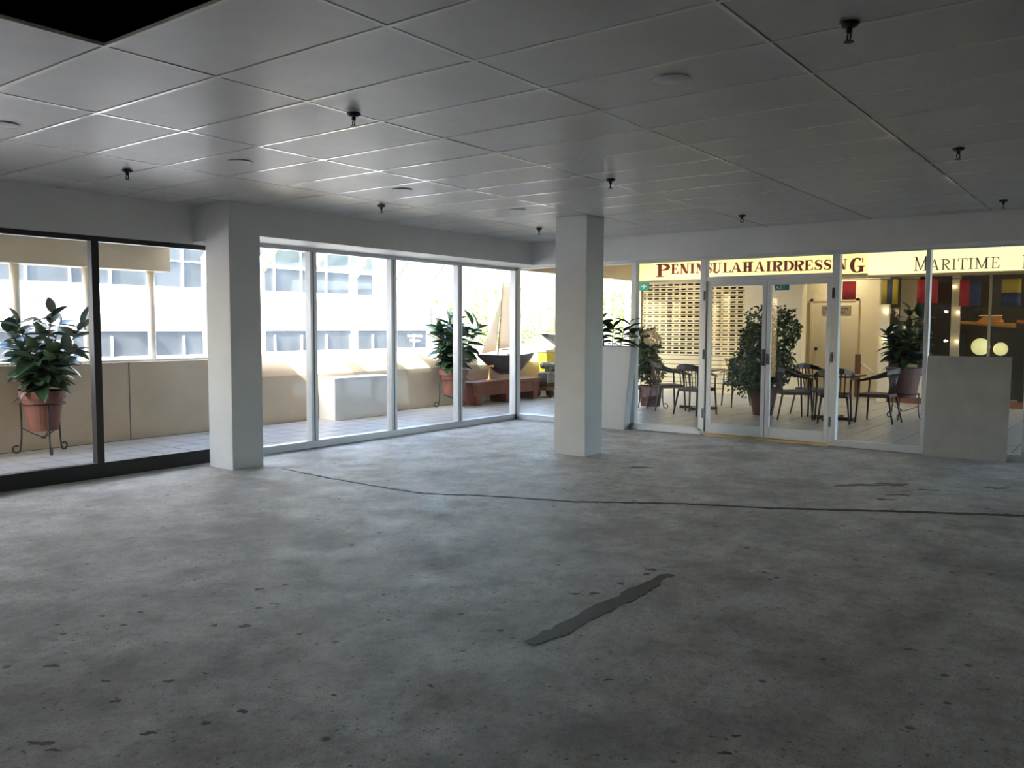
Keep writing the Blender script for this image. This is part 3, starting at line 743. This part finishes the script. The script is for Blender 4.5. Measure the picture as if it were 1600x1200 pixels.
# left plant
stand('plant_stand', 'black iron stand with scrolled feet under the leftmost potted plant', (4.47, 10.17, 0), .58, .235, .35)
t = potted('rubber_plant', 'leafy rubber plant in a terracotta pot outside the dark framed window', (4.47, 10.17, 0), .27, .24, .155, .46, 'terracotta')
rubber_plant(t, .62, 1.02, .95, 11, 220, 11, .33)
# middle plant
stand('plant_stand', 'black iron stand under the bushy plant beside the model yacht', (11.65, 10.12, 0), .52, .262, 2.2)
t = potted('rubber_plant', 'bushy backlit rubber plant in a pot between white box and model yacht', (11.65, 10.12, 0), .24, .265, .18, .45, 'terracotta')
rubber_plant(t, .60, 1.12, .8, 10, 220, 23, .37)
# planter with plant by the doors
t = thing('tall_planter', 'tall pale tapered planter with rubber plant inside the glazing behind the free-standing column', 'planter', (10.69, 6.22, 0))
MB().hexa([(-.08, -.245, 0), (.07, -.245, 0), (.07, .245, 0), (-.08, .245, 0)], [(-.10, -.37, 1.205), (.09, -.37, 1.205), (.09, .37, 1.205), (-.10, .37, 1.205)]).build('planter_box', 'planter', t, bevel=.008)
B((-.085, -.35, 1.2), (.075, .35, 1.212)).build('soil', 'soil', t)
r = random.Random(5)
for k in range(5):
    y = -.28+.14*k; a = r.uniform(-.5, .5); hh = r.uniform(.16, .42)
    pts = [(0, y, 1.2), (-.01, y-.03*a, 1.2+hh*.5), (-.02, y-.10*a, 1.2+hh)]
    MB().tube(pts, [.009, .008, .006], 6).build('stem', 'stem', t, smooth=True)
    for q in range(9):
        f = q/8; p = Vector(pts[0]).lerp(Vector(pts[2]), .15+.85*f)
        az = (PI/2 if q % 2 else -PI/2)+r.uniform(-.5, .5)
        place(LEAF[r.randrange(3)], 'leaf', t, p, rot=(r.uniform(-.6, .6), -(-.1+.8*f), az), scale=r.uniform(.16, .24))
# right dark plant
stand('plant_stand', 'black iron stand in front of the museum window', (14.75, 3.12, 0), .42, .235, 1.0)
t = potted('rubber_plant', 'dark rubber plant in a brown pot before the museum window', (14.75, 3.12, 0), .36, .275, .185, .48, 'dark_pot')
rubber_plant(t, .78, 1.0, .6, 9, 180, 31, .32)
# small-leaved figs
def ficus(par, z0, zc, rx, rz, n, seed, clumps=8, ls=.05):
    r = random.Random(seed); mb = MB()
    cl = [(r.uniform(-.5, .5)*rx, r.uniform(-.5, .5)*rx, zc+r.uniform(-.6, .65)*rz, r.uniform(.35, .6)) for _ in range(clumps)]
    for _ in range(n):
        cx, cy, cz, cr = cl[r.randrange(clumps)]
        d = Vector((r.gauss(0, 1), r.gauss(0, 1), r.gauss(0, 1))).normalized()*cr*r.uniform(.45, 1)**.5
        p = Vector((cx+d.x*rx, cy+d.y*rx, cz+d.z*rz*.75))
        a = Vector((r.gauss(0, 1), r.gauss(0, 1), r.gauss(-.5, .8))).normalized(); b = a.cross(Vector((r.gauss(0, 1), r.gauss(0, 1), r.gauss(0, 1)))).normalized()
        l = ls*r.uniform(.7, 1.3); w = l*.28
        mb.add([p, p+a*l*.5+b*w, p+a*l, p+a*l*.5-b*w], [(0, 1, 2, 3)])
    me = bpy.data.meshes.new('foliage'); me.from_pydata(mb.v, [], mb.f); me.update(); me.materials.append(MATS['ficus_leaf'])
    o = place(me, 'foliage', par); o['kind'] = 'stuff'
    tr = MB()
    for cx, cy, cz, cr in cl[:6]: tr.tube([(0, 0, z0), (cx*.2, cy*.2, z0+(cz-z0)*.4), (cx, cy, cz)], [.016, .011, .005], 6)
    tr.build('trunk', 'stem', par, smooth=True)
t = potted('weeping_fig', 'large leafy fig tree in a terracotta pot behind the glazed doors', (13.97, 5.17, 0), 0.0, .255, .16, .47, 'terracotta')
ficus(t, .42, 1.22, .66, .92, 5200, 41, 12, .085)
stand('plant_stand', 'thin iron stand around the pot of the fig left of the doors', (13.9, 7.27, 0), .40, .245, .6)
t = potted('weeping_fig', 'round dark fig bush in a terracotta pot left of the glazed doors', (13.9, 7.27, 0), .03, .235, .175, .38, 'terracotta')
ficus(t, .36, 1.0, .36, .66, 3800, 43, 9, .07)

# ------------------------------------------------------------------ things on the walkway
t = thing('white_box', 'plain white rectangular box standing against the parapet', 'box', (9.42, 10.28, 0))
B((-.62, -.18, 0), (.62, .2, .665)).build('box_body', 'white_box', t, bevel=.006)
B((-.60, -.16, .665), (.60, .18, .672)).build('lid', 'white_box', t)
bn = thing('low_bench', 'low red-brown wooden bench carrying the model yacht', 'bench', (13.22, 10.22, 0))
B((-1.18, -.24, .36), (1.08, .24, .44)).build('bench_top', 'redwood', bn, bevel=.01)
B((-1.12, -.21, .17), (1.02, -.18, .36)).build('apron', 'redwood', bn)
B((-1.12, .18, .17), (1.02, .21, .36)).build('apron', 'redwood', bn)
for x in (-1.02, -.1, .82):
    MB().hexa([(x, -.2, 0), (x+.14, -.2, 0), (x+.14, .2, 0), (x, .2, 0)], [(x-.05, -.22, .36), (x+.19, -.22, .36), (x+.19, .22, .36), (x-.05, .22, .36)]).build('leg', 'redwood', bn)
def yacht(name, label, loc, rz, L, mast, rake=0.11, dep=.36, head=.22):
    y = thing(name, label, 'model boat', loc, rz)
    n = 16; m = 9; vs_ = []; fs_ = []
    for i in range(n+1):
        f = i/n; x = -L/2+L*f; bw = .13*L*math.sin(PI*min(.97, max(.012, f*.80+.012)))**.75
        d = dep*min(1, .10+f/.42) if f < .78 else dep*(1-.62*(f-.78)/.22)
        sheer = .02*L*(2*f-1)**2
        for k in range(m):
            a = (k-(m-1)/2)/((m-1)/2); vs_.append((x, bw*math.copysign(abs(a)**.8, a), sheer-d*(1-abs(a)**2.2)))
    for i in range(n):
        for k in range(m-1): a = i*m+k; fs_.append((a, a+1, a+m+1, a+m))
    fs_ += [tuple(range(m)), tuple(n*m+k for k in range(m))[::-1]]
    MB().add(vs_, fs_).build('hull', 'hull', y, smooth=True)
    dk = []
    for i in range(n+1): dk += [vs_[i*m], vs_[i*m+m-1]]
    MB().add([(a, b, c+.004) for a, b, c in dk], [(2*i, 2*i+2, 2*i+3, 2*i+1) for i in range(n)]).build('deck', 'deck', y)
    B((-.08*L, -.02, -dep-.02), (.28*L, .02, -dep+.06)).build('keel', 'hull', y)
    B((.02*L, -.04*L, .005), (.17*L, .04*L, .035)).build('cabin', 'white_box', y, bevel=.006)
    mx0 = -.127*L
    MB().tube([(mx0, 0, 0), (mx0+rake*mast, 0, mast)], [.014, .008], 8).build('mast', 'spar', y, smooth=True)
    MB().tube([(mx0+.01, 0, .10), (mx0+.46*L, 0, .12)], .009, 6).build('boom', 'spar', y, smooth=True)
    def sail(nm, q0, q1, q2, q3, belly):        # tack, clew, peak, throat
        q = 8; v = []; f_ = []
        for i in range(q+1):
            for k in range(q+1):
                u, w = k/q, i/q
                p = (Vector(q0)*(1-u)+Vector(q1)*u)*(1-w)+(Vector(q3)*(1-u)+Vector(q2)*u)*w
                p.y += belly*math.sin(PI*u)*math.sin(PI*(w*.9+.05)); v.append(tuple(p))
        for i in range(q):
            for k in range(q): a = i*(q+1)+k; f_.append((a, a+1, a+q+2, a+q+1))
        o_ = MB().add(v, f_).build(nm, 'sail', y, smooth=True)
        s_ = o_.modifiers.new('solid', 'SOLIDIFY'); s_.thickness = .003
    xt = mx0+rake*mast
    sail('mainsail', (mx0+.02, 0, .13), (mx0+.44*L, 0, .15), (xt+head*L, 0, mast*1.0), (xt+.01, 0, mast*.985), .06)
    sail('jib', (-.44*L, 0, .05), (mx0-.06, 0, .08), (mx0+rake*mast*.74-.005, 0, mast*.76), (mx0+rake*mast*.74-.02, 0, mast*.76), .05)
    return y
yacht('model_yacht', 'dark hulled model yacht with two tall cream sails on the low bench', (13.28, 10.2, .92), 0, 1.66, 1.46)
st = thing('yacht_cradle', 'small brass posts holding the dark yacht above the bench', 'stand', (13.05, 10.2, .44))
for x in (-.25, .55): 
    MB().lathe([(.06, 0), (.06, .015), (.018, .03), (.016, .26), (.03, .28)], 12, (x, 0, 0)).build('post', 'brass_fit', st, smooth=True)
    B((x-.02, -.10, .26), (x+.02, .10, .30)).build('saddle', 'brass_fit', st)
tr_ = thing('low_trolley', 'low red wooden trolley on small black wheels behind the corner', 'trolley', (15.05, 10.14, 0))
B((-.70, -.26, .16), (.75, .26, .24)).build('platform', 'redwood', tr_, bevel=.008)
for x in (-.45, -.05, .6):
    for y in (-.17, .17): MB().cyl((x, y-.02, .08), (x, y+.02, .08), .08, n=16).build('wheel', 'rubber', tr_)
en = thing('marine_engine', 'small grey marine engine mounted on the red trolley', 'engine', (14.56, 10.02, .24))
B((-.2, -.13, .06), (.2, .13, .30)).build('block', 'engine', en, bevel=.02)
B((-.23, -.15, .0), (.23, .15, .06)).build('bed', 'iron', en)
MB().cyl((-.2, 0, .44), (.2, 0, .44), .07, n=14).build('cylinder', 'engine', en, smooth=True)
B((-.05, -.05, .3), (.05, .05, .44)).build('pedestal', 'engine', en)
MB().cyl((.25, 0, .20), (.30, 0, .20), .17, n=20).build('flywheel', 'iron', en)
MB().tube([(.15, -.1, .3), (.2, -.12, .42), (.28, -.1, .45)], .02).build('exhaust', 'brass_fit', en, smooth=True)
yb = thing('yellow_case', 'tall yellow tapered casing on the red trolley by the free-standing column', 'casing', (15.06, 10.275, .24))
MB().hexa([(-.26, -.11, 0), (.3, -.11, 0), (.3, .11, 0), (-.26, .11, 0)], [(-.36, -.115, .70), (.32, -.115, .70), (.32, .115, .70), (-.36, .115, .70)]).build('casing', 'yellow', yb, bevel=.02)
B((-.38, -.12, .70), (.34, .12, .76)).build('lid', 'cream', yb, bevel=.01)
y2 = yacht('model_yacht', 'second model yacht with low cream sails behind the yellow casing', (15.72, 10.40, 1.30), .05, 1.9, 1.25, .5, .26, .35)
st2 = thing('trestle_stand', 'wooden trestle stand carrying the second model yacht', 'stand', (15.9, 10.44, 0))
for s in (-.1, .65):
    for q in (-1, 1): MB().tube([(s+q*.18, -.0, 0), (s-q*.05, 0, 1.0)], .022, 6).build('leg', 'deck', st2)
B((-.6, -.05, .99), (.8, .05, 1.03)).build('rail', 'deck', st2)

# ------------------------------------------------------------------ cafe tables and chairs
ch = thing('armchair', '', 'chair', (0, 0, 0), 0, 'dark wooden cafe armchairs')
MB().hexa([(-.22, -.20, .40), (.24, -.24, .40), (.24, .24, .40), (-.22, .20, .40)], [(-.22, -.20, .46), (.25, -.25, .46), (.25, .25, .46), (-.22, .20, .46)]).build('seat', 'seat', ch, bevel=.018)
for s in (-1, 1):
    MB().tube([(.26, s*.275, 0), (.235, s*.25, .43), (.225, s*.255, .655)], [.013, .018, .014], 8).build('leg', 'chair', ch, smooth=True)
    MB().tube([(-.29, s*.23, 0), (-.2, s*.185, .43)], [.013, .018], 8).build('leg', 'chair', ch, smooth=True)
rail = [(.25, -.26, .655), (.12, -.275, .685), (-.05, -.275, .735), (-.18, -.235, .785), (-.26, -.13, .815), (-.285, 0, .825), (-.26, .13, .815), (-.18, .235, .785), (-.05, .275, .735), (.12, .275, .685), (.25, .26, .655)]
wv = []
mbr = MB()
for i, p in enumerate(rail):
    a = rail[max(i-1, 0)]; b = rail[min(i+1, len(rail)-1)]; d = Vector((b[0]-a[0], b[1]-a[1], 0)).normalized(); nrm = Vector((-d.y, d.x, 0))
    back = 1-min(1, abs(i-5)/5); hw, hh = .028-.012*back, .014+.035*back
    for u, v in ((-1, -1), (1, -1), (1, 1), (-1, 1)): wv.append(tuple(Vector(p)+nrm*u*hw+Vector((0, 0, v*hh))))
n = len(rail)
mbr.add(wv, [(i*4+k, i*4+(k+1) % 4, i*4+4+(k+1) % 4, i*4+4+k) for i in range(n-1) for k in range(4)]+[(0, 1, 2, 3), tuple(4*n-4+k for k in range(4))])
mbr.build('arm_rail', 'chair', ch, bevel=.008)
for k in range(6):
    y = -.15+.06*k
    MB().tube([(-.19, y*.95, .45), (-.235-.04*(1-abs(y)/.15), y*1.05, .79)], [.009, .010], 6).build('spindle', 'chair', ch, smooth=True)
CH = [((13.33, 6.13), -.15, 'dark wooden armchair with its slatted back to the doors at the left table'),
      ((13.75, 6.87), -.75, 'dark wooden armchair beside the round fig bush at the left table'),
      ((15.15, 6.05), 2.3, 'dark wooden armchair left of the large fig tree, facing the left table'),
      ((13.72, 4.60), -.95, 'dark wooden armchair seen from the side right of the large fig tree'),
      ((14.55, 4.52), -2.2, 'dark wooden armchair on the far side of the right table'),
      ((13.55, 3.88), .30, 'dark wooden armchair with its back to the door jamb at the right table'),
      ((14.03, 3.33), 1.5, 'dark wooden armchair nearest the brown potted plant at the right table')]
for i, ((x, y), rz, l) in enumerate(CH):
    if i == 0: ch.location = (x, y, 0); ch.rotation_euler = (0, 0, rz); ch['label'] = l
    else: dup(ch, l, (x, y, 0), rz)
tb = thing('cafe_table', 'dark square pedestal table left of the large fig tree', 'table', (14.3, 6.5, 0), .1, 'cafe tables')
B((-.38, -.38, .70), (.38, .38, .73)).build('tabletop', 'tabletop', tb, bevel=.008)
MB().lathe([(.04, .03), (.035, .6), (.06, .70)], 14).build('pedestal', 'chair', tb, smooth=True)
B((-.35, -.04, 0), (.35, .04, .05)).build('foot', 'chair', tb, bevel=.008)
B((-.04, -.35, 0), (.04, .35, .049)).build('foot', 'chair', tb, bevel=.008)
dup(tb, 'dark square pedestal table ringed by chairs before the service door', (14.02, 4.02, 0), -.1)

# ------------------------------------------------------------------ arcade signs, flags and museum display
ex = thing('exit_sign', 'small green exit sign with a white arrow hanging left of the red lettered sign', 'sign', (16.0, 8.55, 2.26))
B((-.02, -.11, 0), (.02, .30, .17)).build('sign_box', 'green_sign', ex, bevel=.004)
MB().prism([(.07, .07), (.02, .07), (.02, .03), (-.07, .085), (.02, .14), (.02, .10), (.07, .10)], lambda y, z: (-.021, y, z), lambda y, z: (-.026, y, z)).build('arrow', 'white_print', ex)
for y in (-.05, .24): MB().cyl((0, y, .17), (0, y, .77), .006, n=6).build('hanger', 'alu', ex)
al = thing('door_sticker', 'small teal sticker with white lettering at top of the right door leaf', 'sticker', (XC-.0085, 3.80, 2.005))
B((-.0015, -.10, -.037), (0, .09, .037)).build('sheet', 'teal', al)
for i, (cx_, strokes) in enumerate([(.055, [[(.02, -.02), (.0, .02)], [(.0, .02), (-.02, -.02)], [(.01, -.005), (-.01, -.005)]]), (.01, [[(.012, .018), (-.012, .018)], [(-.012, .018), (.012, -.018)], [(.012, -.018), (-.012, -.018)]]), (-.03, [[(0, -.02), (0, .02)]])]):
    mb = MB()
    for (a, b), (c, d) in strokes:
        for q in strip2([(cx_+a, b), (cx_+c, d)], [.007, .007]): mb.prism(q, lambda y, z: (-.0015, y, z), lambda y, z: (-.0025, y, z))
    mb.build('letter', 'white_print', al)
FX = 17.3
def flag(label, y0_, y1_, z1_, z0_, cols, vert):
    f = thing('signal_flag', label, 'flag', (FX, (y0_+y1_)/2, z0_), 0, 'signal flags on a line')
    w = abs(y0_-y1_); hh = z1_-z0_; n_ = len(cols)
    for k, c in enumerate(cols):
        if vert: a, b = (w/2-w*k/n_, w/2-w*(k+1)/n_), (0, hh)
        else: a, b = (w/2, -w/2), (hh*(1-(k+1)/n_), hh*(1-k/n_))
        v = []; fs_ = []; q = 6
        for i in range(q+1):
            y = a[0]+(a[1]-a[0])*i/q
            for z in b: v.append((.015*math.sin(y*22), y, z))
        for i in range(q): fs_.append((2*i, 2*i+2, 2*i+3, 2*i+1))
        o_ = MB().add(v, fs_).build('panel', c, f, smooth=True); s_ = o_.modifiers.new('solid', 'SOLIDIFY'); s_.thickness = .004
flag('plain red square signal flag under the end of the red lettered sign', 4.85, 4.59, 2.40, 2.04, ['flag_red'], True)
flag('yellow and blue vertically striped signal flag above the brown potted plant', 4.12, 3.82, 2.42, 1.94, ['flag_yellow', 'flag_blue', 'flag_yellow'], True)
flag('wide plain red signal flag behind the slim window mullion', 3.49, 3.13, 2.40, 1.95, ['flag_red'], True)
flag('signal flag half red and half dark blue under the museum lettering', 2.77, 2.43, 2.37, 1.89, ['flag_red', 'flag_blue'], True)
flag('signal flag yellow above dark blue at the right edge', 2.10, 1.80, 2.36, 1.88, ['flag_yellow', 'flag_blue'], False)
ln = MB().tube([(FX, 5.2, 2.44), (FX, 4, 2.42), (FX, 2.8, 2.39), (FX, 1.0, 2.40), (FX, -.3, 2.42)], .006, 6).build('flag_line', 'rubber', smooth=True)
tag(ln, 'thin dark line from which the signal flags hang', 'rope')
sh_ = thing('display_shelf', 'dark display shelf carrying the varnished boats inside the museum', 'shelf', (19.0, 1.9, 0))
B((-.25, -1.7, 1.42), (.25, 1.15, 1.47)).build('shelf_board', 'museum_dark', sh_)
for y in (-1.6, 0, 1.05): B((-.22, y-.03, 0), (.22, y+.03, 1.42)).build('support', 'museum_dark', sh_)
def launch(label, loc, L):
    b = thing('display_boat', label, 'model boat', loc, PI/2, 'varnished boats in the museum window')
    n_, m_ = 12, 7; v = []; f_ = []
    for i in range(n_+1):
        f = i/n_; bw = .15*L*(1-f**3)**.7+.004; dp = .10*L*(1-.4*f)
        for k in range(m_):
            a = -PI/2+PI*k/(m_-1); v.append((-L/2+L*f, bw*math.sin(a), .12*L+.05*L*f*f-dp*math.cos(a)))
    for i in range(n_):
        for k in range(m_-1): a = i*m_+k; f_.append((a, a+1, a+m_+1, a+m_))
    f_ += [tuple(range(m_)), tuple(n_*m_+k for k in range(m_))[::-1]]
    MB().add(v, f_).build('hull', 'varnish', b, smooth=True)
    MB().add([(x_, y_, z_+.003) for i in range(n_+1) for (x_, y_, z_) in (v[i*m_], v[i*m_+m_-1])], [(2*i, 2*i+2, 2*i+3, 2*i+1) for i in range(n_)]).build('deck', 'varnish', b)
    MB().hexa([(-.30*L, -.1*L, .13*L), (.18*L, -.08*L, .13*L), (.18*L, .08*L, .13*L), (-.30*L, .1*L, .13*L)], [(-.24*L, -.08*L, .25*L), (.04*L, -.06*L, .25*L), (.04*L, .06*L, .25*L), (-.24*L, .08*L, .25*L)]).build('cabin', 'varnish', b, bevel=.01)
    B((-.26*L, -.09*L, .255*L), (.12*L, .09*L, .275*L)).build('cabin_roof', 'sign_face_pale' if False else 'sail', b, bevel=.006)
    B((-.2*L, -.03, -.0), (.1*L, .03, .05*L)).build('cradle', 'museum_dark', b)
launch('amber varnished model launch on the museum shelf right of the olive pier', (18.80, 2.52, 1.47), 1.0)
launch('amber varnished model launch at the right end of the museum shelf', (18.80, 1.48, 1.47), 1.05)
for (x, y, z, rr, l) in ((19.0, 2.63, 1.12, .17, 'round greenish glowing lamp under the first varnished boat'), (19.0, 2.28, 1.08, .13, 'smaller round greenish glowing lamp under the museum shelf')):
    g_ = thing('globe_lamp', l, 'lamp', (x, y, 0), 0, 'globe lamps in the museum')
    MB().lathe([(0, z-rr)]+[(rr*math.sin(a), z-rr*math.cos(a)) for a in [PI*k/10 for k in range(1, 10)]]+[(0, z+rr)], 18, cap=False).build('globe', 'lamp_globe', g_, smooth=True)
    MB().lathe([(.10, 0), (.10, .03), (.02, .05), (.02, z-rr+.01)], 12).build('lamp_base', 'museum_dark', g_)
BL = [(4.33, 1.84, 'tiny warm bulb upper left beside the cream pier'), (4.33, 1.26, 'tiny warm bulb lower left beside the cream pier'), (4.20, 1.27, 'tiny warm bulb just right of the lower left one'), (3.21, 1.81, 'tiny warm bulb left of the olive pier at boat height'),
      (2.99, 1.80, 'tiny warm bulb on the olive pier touching the boat'), (3.20, 1.24, 'tiny warm bulb left of the olive pier at lamp height'), (2.99, 1.24, 'tiny warm bulb on the olive pier at lamp height'), (3.08, 2.30, 'tiny warm bulb high above the olive pier between the red flags'), (1.62, 1.24, 'tiny warm bulb at the right edge of the museum window')]
for y, z, l in BL:
    b_ = thing('display_bulb', l, 'bulb', (XS-.05, y*17.91/18.6, z*.985+.02), 0, 'tiny bulbs of the museum window')
    MB().lathe([(0, -.022), (.018, -.012), (.022, .0), (.016, .014), (0, .02)], 10, cap=False).build('bulb', 'lamp_warm', b_, smooth=True)
    MB().cyl((.0, 0, .015), (.05, 0, .03), .008, n=6).build('holder', 'museum_dark', b_)

# fill lamps added out of view to brighten the arcade and museum
def fill_light(label, x, y, z, watts, col=(1, .86, .62)):
    d = thing('fill_light', label, 'fill lamp', (x, y, z), 0, 'added fill lamps')
    MB().lathe([(.10, 0), (.10, -.02), (.085, -.025), (.08, .0)], 20, cap=False).build('trim_ring', 'white_steel', d, smooth=True)
    MB().lathe([(0, -.008), (.078, -.008), (.078, -.004), (0, -.004)], 20, cap=False).build('lens', 'lamp_globe', d)
    ld = bpy.data.lights.new('fill_source', 'AREA'); ld.shape = 'DISK'; ld.size = .14; ld.energy = watts; ld.color = col
    lo = bpy.data.objects.new('fill_source', ld); COL.objects.link(lo); lo.parent = d; lo.location = (0, 0, -.03)
fill_light('added unseen downlight in front of the service door', 18.9, 5.35, 3.02, 3.6)
fill_light('added unseen downlight before the roller shutter', 16.9, 8.3, 3.02, 4.5)
fill_light('added unseen downlight over the right cafe table', 16.4, 4.4, 3.02, 3)
fill_light('added unseen downlight inside the museum over the boats', 18.75, 2.2, 3.02, 4.5, (1, .72, .35))

# lettering on the opposite office window (built-in font)
def text3d(body, size, loc, par):
    cu = bpy.data.curves.new('lettering', 'FONT'); cu.body = body; cu.size = size; cu.align_x = 'CENTER'; cu.extrude = .004
    o = bpy.data.objects.new('lettering', cu); COL.objects.link(o)
    dg = bpy.context.evaluated_depsgraph_get(); dg.update()
    me = bpy.data.meshes.new_from_object(o.evaluated_get(dg)); bpy.data.objects.remove(o); me.materials.clear(); me.materials.append(MATS['white_print'])
    q = place(me, 'lettering', par, loc, rot=(PI/2, 0, 0)); return q
text3d('Estate Planning', .118, (20.98, -.03, Zf(1.13)), fb)
text3d('Mortgages', .118, (20.98, -.03, Zf(.97)), fb)

# ------------------------------------------------------------------ trees
def crown(name, mat, seed, n=2600, rr=2.6, hh=3.0):
    r = random.Random(seed); mb = MB(); cl = []
    for _ in range(16):
        d = Vector((r.gauss(0, 1), r.gauss(0, 1), r.gauss(0, 1))).normalized(); q = r.uniform(.3, .8)
        cl.append((Vector((d.x*rr*q, d.y*rr*q, d.z*hh*q)), r.uniform(.6, 1.1)))
    for _ in range(n):
        c, s = cl[r.randrange(16)]; d = Vector((r.gauss(0, 1), r.gauss(0, 1), r.gauss(0, 1))).normalized()*s*r.random()**.4
        p = c+d; a = Vector((r.gauss(0, 1), r.gauss(0, 1), r.gauss(0, .6))).normalized(); b = a.cross(Vector((r.gauss(0, 1), r.gauss(0, 1), r.gauss(0, 1)))).normalized()
        l = r.uniform(.16, .30); mb.add([p, p+a*l*.5+b*l*.3, p+a*l, p+a*l*.5-b*l*.3], [(0, 1, 2, 3)])
    me = bpy.data.meshes.new(name); me.from_pydata(mb.v, [], mb.f); me.update(); me.materials.append(MATS[mat]); return me
CR = [crown('foliage', 'tree_leaf', 61), crown('foliage', 'tree_leaf_b', 62)]
def tree(label, x, y, z, s, k):
    t_ = thing('street_tree', label, 'tree', (x, y, -4.5), R.uniform(0, 6), 'trees beyond the walkway')
    MB().tube([(0, 0, 0), (.1, .05, (z+4.5)*.5), (0, 0, z+4.5)], [.22, .16, .06], 8).build('trunk', 'bark', t_, smooth=True)
    f = place(CR[k], 'foliage', t_, (0, 0, z+4.5), scale=s); f['kind'] = 'stuff'
TR = [(31.5, 27, 1.2, 1.0, 0, 'pale tree seen between the bushy plant and the yacht sails'), (35.5, 28, 1.5, 1.05, 1, 'pale tree behind the yacht mainsail'), (39.0, 29, 1.6, 1.1, 0, 'pale tree seen just right of the glazed corner'),
      (43.0, 28, 2.2, 1.15, 1, 'pale tree behind the second yacht beside the free-standing column'), (42.5, 23.5, 2.6, 1.25, 0, 'sunny green tree right of the free-standing column above the planter'),
      (47.0, 25.5, 2.9, 1.35, 1, 'sunny green tree above the tall planter, nearest the exit sign'), (52.0, 27, 3.0, 1.4, 0, 'farthest sunny green tree beyond the end of the arcade')]
for i, (x, y, z, s, k, l) in enumerate(TR):
    q = (1.0, 1.25, 1.0, 1.5, 1.0, 1.25, 1.6)[i]
    tree(l, x*q, y*q, (z-1.48)*q+1.48, s*q*.97, k)
